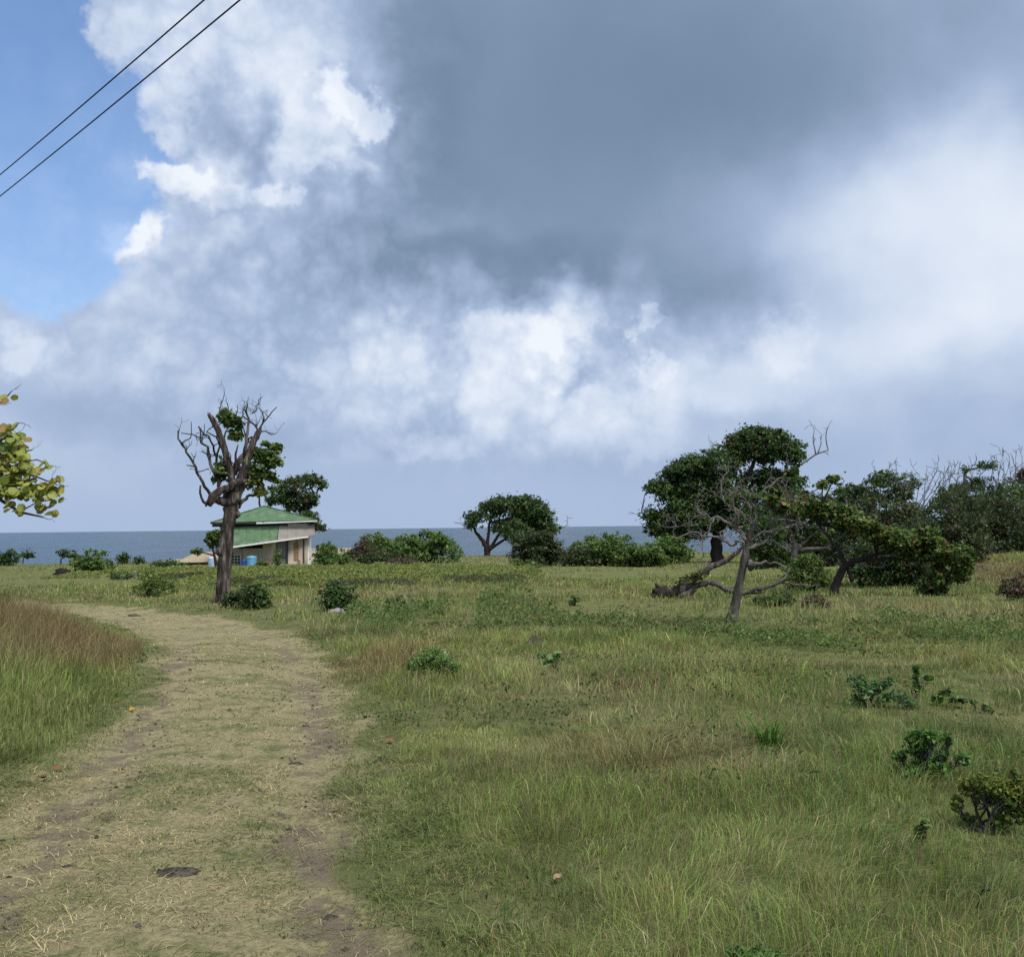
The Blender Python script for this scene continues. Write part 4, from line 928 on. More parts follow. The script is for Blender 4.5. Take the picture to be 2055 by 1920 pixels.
def gnarled():
    bx, by = zb(935, 1735); L = Loc(bx, by); s = L.s / 4.036; rg = np.random.default_rng(51); rr = random.Random(8)
    root = empty('gnarled_tree', L.base, L.rz); tag(root, 'small gnarled grey tree with leaning trunk and tangled leafless twigs', 'tree')
    def run(m, pts, rad, dy0=0, dy1=0, sides=8, n=3, amp=0.006, mat=None):
        p = [L.p(*zb(a, b), (dy0 + (dy1 - dy0) * i / (len(pts) - 1)) / 4.036) for i, (a, b) in enumerate(pts)]; op, orr = [], []
        for i in range(len(p) - 1):
            for j in range(n):
                t = j / n; op.append(p[i].lerp(p[i + 1], t) + Vector((rg.normal(), rg.normal(), rg.normal())) * amp); orr.append((rad[i] + (rad[i + 1] - rad[i]) * t) * s)
        op.append(p[-1]); orr.append(rad[-1] * s); m.tube(op, orr, sides, rr, 0.1); return op
    t = MB()
    run(t, [(925, 1760), (935, 1700), (950, 1600), (985, 1450), (1012, 1310), (1038, 1190), (1055, 1090), (1085, 1005), (1110, 950)], [52, 44, 38, 33, 30, 28, 25, 24, 16], sides=14)
    run(t, [(1075, 1225), (1085, 1270), (1075, 1315)], [14, 40, 14], -20, -20, 10); run(t, [(895, 1740), (905, 1670), (930, 1600)], [26, 24, 10], -20, -20, 8)
    t.build('trunk', M_BARKG, root, True)
    specs = [([(1050, 1160), (1120, 1112), (1220, 1072), (1300, 1100), (1400, 1140)], 22, 9, -10, 60, 6), ([(1085, 1272), (1180, 1245), (1280, 1256), (1372, 1292)], 18, 9, -20, 60, 1),
             ([(1045, 1130), (990, 1060), (940, 1110), (880, 1100), (840, 1045), (760, 1040), (715, 1048), (690, 1110), (700, 1200)], 20, 6, 0, -120, 6), ([(715, 1048), (640, 1012), (560, 1020), (470, 1052), (458, 1000), (505, 955), (450, 920)], 10, 4, -110, -160, 6),
             ([(1060, 1085), (1010, 1010), (930, 960), (850, 900), (750, 882), (690, 860), (652, 800)], 18, 8, 0, -100, 8), ([(790, 900), (760, 985), (700, 1030), (620, 1030)], 9, 4, -70, -110, 5),
             ([(1100, 960), (1040, 880), (960, 820), (880, 760), (850, 700), (850, 610), (880, 545), (895, 488)], 18, 5, 0, 40, 8), ([(870, 745), (810, 720), (778, 672)], 9, 4, 30, 60, 3), ([(890, 745), (930, 690), (1005, 628)], 8, 3, 30, 70, 3),
             ([(1105, 955), (1130, 860), (1130, 760), (1190, 660), (1290, 595), (1372, 548)], 18, 5, 0, 80, 9), ([(1130, 800), (1230, 760), (1340, 700)], 10, 4, 40, 20, 8), ([(1110, 955), (1230, 910), (1370, 900), (1480, 930)], 16, 5, 0, -40, 10),
             ([(1055, 1100), (1150, 1010), (1260, 990), (1380, 960)], 14, 5, 0, -80, 9), ([(1105, 950), (1080, 850), (1070, 760), (1080, 690)], 12, 5, 0, -80, 9), ([(1060, 1090), (990, 960), (980, 880), (960, 820)], 11, 5, 0, -110, 9), ([(1020, 960), (900, 960), (840, 1010), (850, 1060)], 10, 5, -20, -90, 5),
             ([(1150, 860), (1220, 820), (1330, 800), (1420, 770)], 10, 4, 0, 60, 9)]
    for pts, r0, r1, d0, d1, kids in specs:
        b = MB(); op = run(b, pts, [.74 * (r0 + (r1 - r0) * i / (len(pts) - 1)) for i in range(len(pts))], d0, d1, 7, 3, 0.022)
        for _ in range(int(kids * .95)):
            i = rg.integers(len(op) // 3, len(op)); twigs(b, op[i], (op[i] - op[i - 1]).normalized() + Vector((rg.normal(), rg.normal(), rg.normal() + .25)) * 0.6, rg.uniform(0.22, 0.48), max(r1 * s * .6, 0.008), 2, rg, 2, 0.45, 0.2, 0.0045)
        b.build('bare_branch', M_TWIG, root, True)
    lb = [L.lobe(*zb(a, c), rx / 4.036, ry / 4.036, dy) for a, c, rx, ry, dy in ((960, 735, 60, 25, 5), (1060, 710, 60, 30, 10), (1290, 760, 110, 50, -10), (1290, 680, 50, 40, 10), (1420, 530, 40, 25, 20), (1380, 830, 130, 50, 0), (1190, 740, 60, 40, 0), (1330, 1010, 70, 30, -10), (1170, 910, 20, 20, -10), (1480, 800, 90, 50, 10))]
    crown_part(root, 'foliage', lb, 85, 9, 0.1, 0.095, [(0.05, 0.09, 0.022, 4), (0.09, 0.13, 0.03, 3), (0.18, 0.10, 0.035, .5), (0.13, 0.07, 0.035, .4)], rg, 'round', 0.9, (0.2, 1.05), 0.2)
gnarled()

def fallen():
    bx, by = zb(500, 1535); L = Loc(bx, by); s = L.s / 4.036; rr = random.Random(4); rg = np.random.default_rng(61)
    root = empty('fallen_tree', L.base, L.rz); tag(root, 'fallen grey trunk with upturned stump lying behind the gnarled tree', 'fallen tree')
    def run(m, pts, rad, dy0=0, dy1=0, sides=10, amp=0.02, rough=0.14):
        p = [L.p(*zb(a, b), (dy0 + (dy1 - dy0) * i / (len(pts) - 1)) / 4.036) for i, (a, b) in enumerate(pts)]; op, orr = [], []
        for i in range(len(p) - 1):
            for j in range(3):
                t = j / 3; op.append(p[i].lerp(p[i + 1], t) + Vector((rg.normal(), rg.normal(), rg.normal())) * amp); orr.append((rad[i] + (rad[i + 1] - rad[i]) * t) * s)
        op.append(p[-1]); orr.append(rad[-1] * s); m.tube(op, orr, sides, rr, rough); return op
    m = MB(); run(m, [(385, 1487), (430, 1490), (520, 1460), (600, 1390), (680, 1325), (780, 1275), (890, 1220), (960, 1165), (1010, 1120)], [34, 44, 42, 34, 28, 24, 20, 15, 10]); m.build('log', M_BARK, root, True)
    m = MB(); run(m, [(290, 1535), (325, 1500), (365, 1478), (410, 1480)], [34, 50, 46, 30], 0, 0, 11, .03, .3)
    for a, b in ((315, 1432), (330, 1450), (375, 1440), (262, 1512), (285, 1470), (360, 1540), (440, 1545), (300, 1420), (600, 1530)): run(m, [(350, 1490), ((350 + a) / 2, (1490 + b) / 2 - 6), (a, b)], [26, 18, 5], 0, rr.uniform(-40, 40), 7)
    o = m.build('stump', M_BARKD, root, True); o['label'] = 'torn dark root end'
    m = MB(); run(m, [(500, 1525), (580, 1490), (650, 1430), (720, 1405), (800, 1415), (870, 1460), (950, 1485), (1080, 1480), (1150, 1470)], [34, 28, 24, 22, 20, 22, 20, 18, 12])
    run(m, [(1080, 1478), (1200, 1432), (1310, 1390), (1350, 1350), (1380, 1300)], [18, 16, 15, 12, 8]); run(m, [(1310, 1395), (1400, 1412), (1500, 1428), (1610, 1425)], [10, 9, 8, 4]); run(m, [(860, 1450), (885, 1490), (910, 1510)], [14, 10, 5])
    m.build('crooked_limb', M_BARKG, root, True)
    crown_part(root, 'foliage', [L.lobe(*zb(a, c), rx / 4.036, ry / 4.036, -6) for a, c, rx, ry in ((560, 1380, 50, 25), (660, 1340, 60, 25), (480, 1400, 30, 16))], 26, 10, 0.14, 0.1, G_YEL, rg)
fallen()

# sea grape branch reaching in from the left
def left_grape():
    depth = 15.0
    L = Loc(-210, 1330, depth, False); s = L.s; rg = np.random.default_rng(71)
    root = empty('sea_grape_tree', L.base, L.rz); tag(root, 'sea grape with round yellow-green leaves reaching in from the left edge', 'tree')
    tr = MB(); rr = random.Random(3)
    tr.tube([L.p(-210, 1345), L.p(-205, 1240), L.p(-190, 1130), L.p(-170, 1040)], [.15, .12, .11, .09], 10, rr, .1)
    tr.build('trunk', M_BARKG, root, True)
    b = MB()
    for pts, r0, r1 in (([(-170, 1040), (-90, 1000), (-20, 1000), (30, 1030), (80, 1040)], .05, .012), ([(-90, 1000), (-20, 960), (40, 950), (100, 975)], .035, .008), ([(-170, 1040), (-100, 940), (-30, 890), (20, 850)], .045, .010), ([(-20, 960), (30, 930), (65, 925), (82, 935)], .02, .006),
                        ([(-30, 890), (10, 880), (30, 870)], .02, .006), ([(-100, 940), (-60, 850), (-10, 800), (8, 785)], .03, .006), ([(30, 1030), (60, 1010), (100, 1005)], .012, .005)):
        p = [L.p(a, c, rg.uniform(-10, 10)) for a, c in pts]; limb(b, p, r0, r1, 7)
        twigs(b, p[-1], p[-1] - p[-2], .16, r1 * .6, 1, rg, 3, .35, .1, .002)
    for a, c in ((100, 985), (60, 905), (-5, 815), (105, 960)): twigs(b, L.p(a - 12, c), (1, 0, .2), .16, .004, 1, rg, 3, .4, .2, .0015)
    b.build('branch', M_BARKG, root, True)
    # leaf templates: round, cupped, with a notch at the stalk
    tints = [((0.27, 0.30, 0.055), 6), ((0.20, 0.25, 0.045), 5), ((0.34, 0.32, 0.07), 4), ((0.26, 0.17, 0.055), 1.8), ((0.13, 0.18, 0.04), 2), ((0.30, 0.22, 0.06), 1.2)]
    meshes = []
    for (c, w) in tints:
        for k in range(2):
            n = 14; R = 0.5; v = [(0, 0.02, 0.0)]
            for i in range(n):
                a = -math.pi / 2 + 2 * math.pi * (i + .5) / n; r = R * (1 - 0.22 * math.exp(-((a + math.pi / 2) / .35) ** 2) - 0.22 * math.exp(-((a - 3 * math.pi / 2) / .35) ** 2)) * rg.uniform(.95, 1.05)
                x, y = r * math.cos(a) * .92, r * math.sin(a); v.append((x, y, .16 * abs(x) + .12 * y * y * (1 if k else -1.2)))
            f = [(0, 1 + i, 1 + (i + 1) % n) for i in range(n)]
            cc = np.array([c] * (n + 1)) * rg.uniform(.9, 1.1, (n + 1, 1)); cc[0] = np.array(c) * 1.15 + .02
            meshes.append((np_mesh('leaf', np.array(v), np.array(f).ravel(), np.full(len(f), 3), cc, M_LEAF, True), w))
    wts = np.array([w for _, w in meshes]); wts = wts / wts.sum()
    cr = empty('leaf_spray', (0, 0, 0)); cr.parent = root
    zones = [(0, 885, 30, 34, 30), (25, 905, 24, 26, 26), (5, 940, 34, 28, 46), (32, 950, 26, 24, 40), (60, 985, 30, 20, 36), (97, 975, 14, 15, 14), (85, 1000, 25, 14, 18), (25, 990, 32, 22, 40), (78, 940, 11, 11, 6), (62, 1018, 28, 10, 12), (18, 1022, 18, 14, 10), (98, 1038, 7, 9, 4), (0, 800, 6, 8, 3), (12, 866, 14, 12, 12)]
    count = 0
    for (cx, cy, rx, ry, n) in zones:
        for _ in range(n):
            a, r_ = rg.uniform(0, 2 * math.pi), math.sqrt(rg.random()); px, py = cx + rx * r_ * math.cos(a), cy + ry * r_ * math.sin(a)
            o = link('leaf', meshes[rg.choice(len(meshes), p=wts)][0], cr, L.p(px, py, rg.uniform(-28, 28)))
            nrm = Vector((rg.normal() * .55, -0.55 + rg.normal() * .5, .6 + rg.normal() * .3)); qn = nrm.to_track_quat('Z', 'Y')
            e = qn.to_matrix().to_4x4() @ Matrix.Rotation(rg.uniform(0, 2 * math.pi), 4, 'Z'); o.rotation_euler = e.to_euler()
            sc = rg.uniform(.10, .155); o.scale = (sc, sc, sc); count += 1
    # the rest of the crown beyond the left edge
    lb = [L.lobe(-15, 945, 36, 50, 10, 60), L.lobe(-110, 900, 85, 90, 0, 110), L.lobe(-190, 860, 110, 120, 0, 130), L.lobe(-170, 980, 110, 60, 0, 110), L.lobe(-80, 970, 45, 45, 0, 60)]
    _, o = crown_part(root, 'foliage', lb, 110, 9, .16, .13, [(c[0], c[1], c[2], w) for c, w in tints], rg, 'round', 1.0, (.2, 1.0)); o['kind'] = 'stuff'
left_grape()

# ------------------------------------------------------------------ bushes in the middle distance
GS = 'shoreline bushes'
bush('bush', 'rounded deep green bush just right of the house', (618, 708, 1094, 1141), G_BUSH, 101, 130, 24, 4.32, depth=92)
bush('bush', 'low reddish-brown bush behind the rounded bush by the house', (628, 690, 1084, 1125), G_RED, 102, 60, 21, 4.32, depth=108)
bush('bush', 'brownish half-dry bush between two green shoreline bushes', (694, 762, 1076, 1130), G_BROWN, 103, 90, 22, 3.96, depth=104, twig=8)
bush('bush', 'smaller green shoreline bush left of the large dome', (708, 804, 1070, 1132), G_BUSH, 104, 240, 24, 4.32, depth=118)
bush('bush', 'largest green dome bush on the shoreline near the house', (780, 936, 1066, 1136), G_BUSH, 105, 420, 26, 4.32, depth=106, nl=8)
bush('bush', 'low olive scrub in front of the house-side bushes', (690, 830, 1104, 1136), G_BELT, 133, 170, 24, 4.4, depth=98, nl=10, flat=.85, twig=8)
bush('bush', 'low brown scrub at the foot of the largest dome bush', (765, 850, 1114, 1134), G_BROWN, 106, 50, 21, 3.96, depth=94, flat=.8)
bush('bush', 'tall dark bush standing in front of the domed shore tree', (1014, 1148, 1050, 1146), G_BELT, 107, 380, 26, 4.68, depth=82, nl=8, twig=8)
bush('bush', 'pale yellow-green low bush before the tall dark bush', (1020, 1090, 1132, 1156), G_PALE, 108, 50, 22, 4.32, depth=74, flat=.9)
bush('bush', 'long green bush right of the tall dark bush', (1118, 1306, 1082, 1150), G_BUSH, 109, 420, 26, 4.68, depth=80, nl=10, twig=6)
bush('bush', 'green bush under the left side of the largest tree', (1270, 1402, 1086, 1146), G_BUSH, 110, 320, 26, 4.68, depth=84, nl=8)
bush('bush', 'dark low scrub linking the long green bush and the largest tree', (1215, 1352, 1098, 1150), G_MID, 129, 260, 24, 4.7, depth=77, nl=10, flat=.95, twig=8)
bush('bush', 'olive scrub between the tall dark bush and the long green bush', (1120, 1200, 1104, 1150), G_BELT, 130, 160, 24, 4.7, depth=78, nl=7, flat=.9, twig=8)
bush('bush', 'green bush right of the largest tree trunk', (1505, 1600, 1098, 1156), G_BUSH, 111, 150, 24, 4.68, depth=70, nl=7)
bush('bush', 'leafy bush at the foot of the half-bare tree', (1568, 1682, 1118, 1196), G_MID, 112, 230, 22, 5.04, depth=34, nl=6)
bush('bush', 'low dark shrub right of the gnarled trunk', (1486, 1608, 1188, 1216), G_DARK, 113, 90, 22, 5.04, flat=.9, nl=7)
bush('bush', 'small brown shrub beside the low dark shrub', (1596, 1672, 1190, 1218), G_BROWN, 114, 55, 21, 4.68, flat=.9)
bush('bush', 'brown dry bush on the bank at the right edge', (2000, 2080, 1152, 1205), G_BROWN, 115, 80, 21, 4.68, twig=8)
bush('bush', 'bright green bush on the left meadow before two far trees', (148, 230, 1102, 1150), G_BUSH, 116, 130, 24, 4.32, deep=.6)
bush('bush', 'dark shoreline bush cut by the left edge', (-20, 42, 1100, 1135), G_DARK, 117, 80, 22, 3.96)
bush('bush', 'round dark bush standing against the sea left of the sand bank', (230, 264, 1108, 1133), G_DARK, 118, 45, 21, 3.6)
bush('bush', 'tiny dark bush right of the round dark bush', (266, 292, 1116, 1133), G_DARK, 119, 25, 21, 3.6)
bush('bush', 'low dark green shrub row before the sand bank', (290, 392, 1118, 1141), G_DARK, 120, 70, 22, 3.96, nl=8, flat=.85)
bush('bush', 'feathery pale green bush on the meadow left of the bare tree', (256, 362, 1146, 1198), G_PALE, 121, 130, 22, 4.32, nl=7, leaf=.075)
bush('bush', 'dark patch of shrub left of the feathery pale bush', (212, 284, 1150, 1162), G_DARK, 122, 35, 19, 3.6, nl=5)
bush('bush', 'leafy green bush at the left edge above the dry grass', (-30, 22, 1160, 1205), G_PALE, 123, 45, 21, 5.04, depth=27)
bush('shrub', 'dark bushy shrub at the foot of the bare tree', (478, 540, 1166, 1222), G_DARK, 124, 75, 22, 4.68, cat='shrub', leaf=.10)
bush('shrub', 'small shrub touching the base of the bare trunk', (450, 486, 1188, 1218), G_DARK, 125, 32, 21, 4.32, cat='shrub', leaf=.10)
bush('shrub', 'compact dark shrub over a grey stone right of the bare tree', (640, 716, 1164, 1226), G_DARK, 126, 80, 22, 4.68, cat='shrub', leaf=.075, shape='round', nl=8)
bush('bush', 'small bush against the house wall beside the blue tank', (515, 542, 1121, 1136), G_PALE, 127, 30, 19, 3.24, depth=96)
bush('vine', 'leafy creeper climbing beside the house doorway', (550, 565, 1092, 1128), G_MID, 128, 34, 17, 2.88, depth=99.6, cat='vine')
tree('small_tree', 'tiny umbrella-shaped tree against the sea at far left', (46, 1131), [[(46, 1133, 1.2), (46, 1122, 1), (49, 1114, .8)]], [(53, 1112, 13, 5), (62, 1116, 5, 3)], G_DARK, 131, 26, 10, 4.5, 3.5, secondary=5)
tree('small_tree', 'small windblown tree against the sea left of the bright green bush', (122, 1133), [[(122, 1135, 1.6), (122, 1122, 1.2), (130, 1114, 1)]], [(132, 1111, 17, 6), (145, 1116, 12, 7), (122, 1116, 6, 4), (150, 1124, 10, 6)], G_DARK, 132, 50, 11, 4.8, 4, secondary=8)

# ------------------------------------------------------------------ near shrubs in the right meadow
def sprig_shrub(name, label, base, clusters, pal, seed, leaf, n_per=40, cat='shrub', stem=M_BARKG, shape='round', aspect=.6, spread=.5, radius=.012, deepz=.6):
    rg = np.random.default_rng(seed); L = Loc(*base); root = empty(name, L.base, L.rz); tag(root, label, cat)
    m = MB(); P_, N_, C_ = [], [], []
    for (cx, cy, rx, ry) in clusters:
        c = L.p(cx, cy, rg.uniform(-1, 1) * rx * deepz)
        n = int(n_per * max(.3, rx * ry / 600))
        pts = wander((rg.uniform(-.03, .03), rg.uniform(-.03, .03), -.03), c, 5, .08, rg, .02); limb(m, pts, radius, radius * .4, 6)
        d = rg.normal(size=(n, 3)); d /= np.linalg.norm(d, axis=1, keepdims=True); r = rg.random((n, 1)) ** .45
        po = np.array(c) + d * r * np.array([rx, rx * .8, ry]) * L.s
        po[:, 2] = np.maximum(po[:, 2], .03)
        P_.append(po); N_.append(d * .4 + rg.normal(size=(n, 3)) * .5 + np.array([0, -.1, .6])); C_.append(pick(pal, n, rg) * rg.uniform(.75, 1.25, (n, 1)))
        for k in range(min(14, n)):
            q = Vector(po[rg.integers(n)]); limb(m, wander(pts[rg.integers(2, len(pts))], q, 3, .1, rg), radius * .35, radius * .15, 4)
    m.build('stem', stem, root, True)
    link('foliage', leaves_mesh('foliage', np.concatenate(P_), np.concatenate(N_), leaf, np.concatenate(C_), rg, shape, aspect), root)
    return root
G_NEAR = [(0.051, 0.12, 0.023, 3), (0.081, 0.173, 0.033, 4), (0.143, 0.24, 0.046, 2)]
G_NYEL = [(0.101, 0.151, 0.022, 3), (0.159, 0.187, 0.029, 3), (0.057, 0.108, 0.025, 3), (0.23, 0.201, 0.036, 1)]
sprig_shrub('shrub', 'glossy dark green shrub with open stems above the yellowish shrub', (1852, 1568), [(1845, 1492, 34, 28), (1870, 1478, 24, 16), (1862, 1530, 32, 24), (1805, 1524, 16, 12), (1885, 1540, 26, 22), (1932, 1518, 18, 13), (1903, 1478, 10, 16), (1830, 1548, 20, 10), (1895, 1508, 12, 14)], G_NEAR, 141, .040, 190, shape='diamond', aspect=.55)
sprig_shrub('shrub', 'yellowish-green shrub with branching bare stems near the right edge', (1968, 1668), [(1990, 1568, 34, 22), (1950, 1585, 26, 24), (2020, 1585, 30, 26), (1985, 1600, 40, 20), (2040, 1620, 26, 30), (2040, 1555, 14, 16), (1922, 1618, 14, 18), (2010, 1640, 26, 12), (1945, 1645, 16, 10), (2062, 1590, 24, 34)], G_NYEL, 142, .026, 260, shape='diamond', radius=.010)
sprig_shrub('weed', 'sprawling blue-green leafy plant in the right meadow', (1735, 1418), [(1722, 1365, 22, 14), (1735, 1385, 26, 16), (1760, 1375, 26, 15), (1785, 1362, 14, 10), (1800, 1395, 24, 14), (1825, 1408, 20, 14), (1722, 1402, 22, 9), (1775, 1400, 24, 9)], [(0.055, 0.125, 0.04, 3), (0.085, 0.175, 0.055, 4), (0.13, 0.22, 0.08, 1.5)], 143, .062, 110, 'plant', shape='diamond', aspect=.42)
sprig_shrub('weed', 'thin upright spike of weed behind the sprawling plant', (1842, 1400), [(1840, 1345, 3, 10), (1839, 1360, 4, 12), (1841, 1378, 6, 12), (1862, 1360, 7, 4)], G_NEAR, 144, .05, 200, 'plant', radius=.006)
sprig_shrub('weed', 'arching green weed right of the sprawling plant', (1880, 1415), [(1900, 1388, 14, 7), (1920, 1398, 14, 6), (1885, 1400, 12, 8), (1935, 1402, 8, 4)], G_MID, 145, .05, 120, 'plant', radius=.007)
sprig_shrub('weed', 'small drooping weed farther right in the meadow', (1960, 1432), [(1978, 1418, 10, 8), (1985, 1428, 8, 6), (1955, 1408, 5, 3)], G_BUSH, 146, .045, 120, 'plant', radius=.005)
sprig_shrub('weed', 'pale large-leaved seedling in the middle of the meadow', (1128, 1352), [(1088, 1316, 9, 4), (1108, 1322, 9, 5), (1100, 1331, 7, 4), (1118, 1314, 6, 4)], [(0.22, 0.33, 0.13, 3), (0.17, 0.26, 0.10, 2)], 147, .085, 40, 'plant', aspect=.7, radius=.007)
sprig_shrub('weed', 'bright green mound dotted with tiny white flowers by the track', (876, 1362), [(840, 1328, 24, 14), (866, 1312, 28, 15), (893, 1325, 26, 13), (912, 1340, 16, 12), (860, 1340, 28, 12), (828, 1338, 14, 10), (900, 1350, 14, 8)], [(0.10, 0.20, 0.045, 3), (0.13, 0.235, 0.055, 3), (0.075, 0.15, 0.04, 2)], 148, .036, 420, 'plant', shape='diamond')
sprig_shrub('weed', 'glossy rounded green weed at the bottom edge of the view', (1518, 1955), [(1520, 1910, 44, 13), (1480, 1922, 22, 12), (1555, 1922, 20, 10)], [(0.05, 0.13, 0.03, 3), (0.08, 0.18, 0.04, 3)], 149, .035, 130, 'plant', radius=.005)
sprig_shrub('weed', 'thin sprig of pale leaves below the yellowish shrub', (1842, 1690), [(1856, 1650, 8, 10), (1850, 1668, 7, 8), (1846, 1680, 6, 6)], G_PALE, 150, .035, 200, 'plant', radius=.004)
sprig_shrub('weed', 'twiggy green weed right of the compact dark shrub', (790, 1228), [(780, 1205, 10, 7), (800, 1200, 8, 6), (810, 1212, 6, 8), (775, 1218, 8, 6)], G_MID, 151, .09, 90, 'plant', radius=.014)
sprig_shrub('weed', 'small feathery green weed in the mid meadow beyond the stump', (1155, 1215), [(1158, 1200, 14, 9), (1148, 1206, 12, 7)], G_BUSH, 152, .1, 100, 'plant', radius=.012)
# white flowers of the flowering mound
def flowers():
    rg = np.random.default_rng(9); L = Loc(876, 1362); root = empty('flower_heads', L.base, L.rz); tag(root, 'tiny white flower heads scattered over the bright green mound', 'flowers', kind='stuff')
    pos = np.array([L.p(rg.uniform(830, 910), rg.uniform(1304, 1324), rg.uniform(-20, 10)) for _ in range(46)])
    link('blossom', leaves_mesh('blossom', pos, np.tile([0, -.4, 1.0], (46, 1)) + rg.normal(size=(46, 3)) * .2, .012, np.tile([.6, .62, .55], (46, 1)), rg, 'round', 1.0), root)
flowers()

# ------------------------------------------------------------------ blades of grass
def blades(name, x, y, h, w, col, rg, lean=0.35, droop=0.3, mat=None, kind='stuff', label=None, cat='grass', winddir=(0.45, -0.15), flat=False, lodge=1.0, out=(0, 0)):
    n = len(x); z = T(x, y) - 0.01
    a = rg.uniform(0, 2 * math.pi, n); face = rg.uniform(0, 2 * math.pi, n)
    ln = np.abs(rg.normal(0, 1, n)) * lean + .04
    th = fbm(x / 1.1 + 71, y / 1.1 + 13, 3) * 14.0; lg = np.clip(fbm(x / .8 + 19, y / .8 + 44, 3) - .42, 0, 1) * 2.6 * lodge
    dx = np.cos(a) * ln + winddir[0] * .12 + np.cos(th) * lg + out[0]; dy = np.sin(a) * ln + winddir[1] * .12 + np.sin(th) * lg + out[1]
    hyp = np.hypot(dx, dy); k_ = np.minimum(1, (1.6 if flat else 1.05) / np.maximum(hyp, 1e-6)); dx = dx * k_; dy = dy * k_
    base = np.stack([x, y, z], 1); s = np.stack([np.cos(face), np.sin(face), np.zeros(n)], 1) * (w / 2)[:, None]
    if flat: mid = base + np.stack([dx * h * .5, dy * h * .5, h * .22], 1); tip = base + np.stack([dx * h, dy * h, h * rg.uniform(.08, .4, n)], 1)
    else:
        mid = base + np.stack([dx * h * .38, dy * h * .38, h * .6], 1)
        tip = base + np.stack([dx * h * (1 + droop), dy * h * (1 + droop), h * np.maximum(.25, 1 - .38 * np.hypot(dx, dy))], 1)
    v = np.stack([base - s, base + s, mid + s * .8, mid - s * .8, tip], 1).reshape(-1, 3)
    b = np.arange(n)[:, None] * 5
    polys = np.concatenate([b + np.array([0, 1, 2, 3]), b + np.array([3, 2, 4])], 1).ravel()
    sizes = np.tile([4, 3], n)
    cc = np.repeat(col[:, None, :], 5, 1)
    o = link(name, np_mesh(name, v, polys, sizes, cc.reshape(-1, 3), mat or M_GRASS)); tag(o, label, cat, kind=kind)
    return o
def wedge(d0, d1, n, rg, margin=2.5):
    """random ground points seen from the track between two distances"""
    y = np.sqrt(rg.uniform(d0 * d0, d1 * d1, n)); x = rg.uniform(-1, 1, n) * (y * 0.55 + margin * (0.4 + y / 40)); return x, y
C_GREEN, C_YG, C_TAN, C_RUST, C_DEEP = map(np.array, ((0.135, 0.20, 0.05), (0.235, 0.275, 0.085), (0.34, 0.30, 0.155), (0.235, 0.185, 0.108), (0.078, 0.14, 0.035)))
def field_color(x, y, rg):
    n = len(x)
    p1 = fbm(x / 3.2 + 11, y / 5.0 + 3, 4); p2 = fbm(x / 2.1 + 50, y / 2.1 + 9, 4); p3 = fbm(x / 4.4 + 90, y / 2.6 + 31, 3); p4 = fbm(x / 1.3 + 5, y / 1.6 + 77, 3)
    t = np.clip((p1 - .5) * 4.2 + .50 + rg.normal(0, .22, n), 0, 1)[:, None]
    c = C_GREEN * (1 - t) + C_YG * t
    tan = np.clip((p2 - .60) * 4 + .10 + rg.normal(0, .2, n), 0, 1)[:, None]; c = c * (1 - tan) + C_TAN * tan
    rust = np.clip((p3 - .68) * 4 + rg.normal(0, .10, n), 0, .5)[:, None]; c = c * (1 - rust) + C_RUST * rust
    deep = np.clip((p4 - .62) * 6 + rg.normal(0, .1, n), 0, .9)[:, None]; c = c * (1 - deep) + C_DEEP * deep
    dry = rg.random(n) < .10; c[dry] = C_TAN * rg.uniform(.8, 1.4, (int(dry.sum()), 1))
    return c * rg.uniform(.75, 1.3, (n, 1))
def field_height(x, y, sd):
    p = fbm(x / 2.4 + 33, y / 2.4 + 8, 4); q = fbm(x / .42 + 7, y / .42 + 2, 3)
    hgt = (.09 + .23 * np.clip((p - .32) * 2.2, 0, 1)) * (.25 + 1.5 * q)
    return hgt * (.22 + .78 * sstep(sd + (fbm(x / .8, y / .8, 3) - .5) * .6, .0, 1.1))
MOUND = np.array([plane_hit(-20, 1330), plane_hit(70, 1335), plane_hit(190, 1350)])
def in_box(x, y, px0, px1, py0, py1):
    """soft mask of a patch of meadow, given by its near and far edge"""
    d = np.stack([x, y], 1); f0 = plane_hit((px0 + px1) / 2, py0)[1]; f1 = plane_hit((px0 + px1) / 2, py1)[1]; ym, yr = (f0 + f1) / 2, abs(f0 - f1) / 2
    xc = ((px0 + px1) / 2 - W0 / 2) / F * ym; xr = (px1 - px0) / 2 / F * ym
    r2 = ((x - xc) / xr) ** 2 + ((y - ym) / yr) ** 2; return np.exp(-r2 * 1.2)
RUSTY = [(1890, 2120, 1150, 1205), (690, 860, 1300, 1385), (620, 720, 1330, 1390)]
GREENP = [(690, 900, 1225, 1262), (960, 1140, 1215, 1270), (1380, 1660, 1262, 1325), (1840, 2080, 1265, 1330), (680, 790, 1440, 1560), (1000, 1180, 1750, 1900), (1750, 2000, 1440, 1540)]
TANP = [(0, 420, 1160, 1172), (100, 430, 1195, 1210), (700, 1300, 1182, 1196), (1100, 1420, 1208, 1222), (880, 1010, 1120, 1132), (1240, 2055, 1325, 1350), (640, 900, 1185, 1210), (1600, 2055, 1205, 1240), (1300, 1500, 1345, 1370)]
DARKP = [(1010, 1170, 1420, 1480), (1270, 1480, 1235, 1262)]
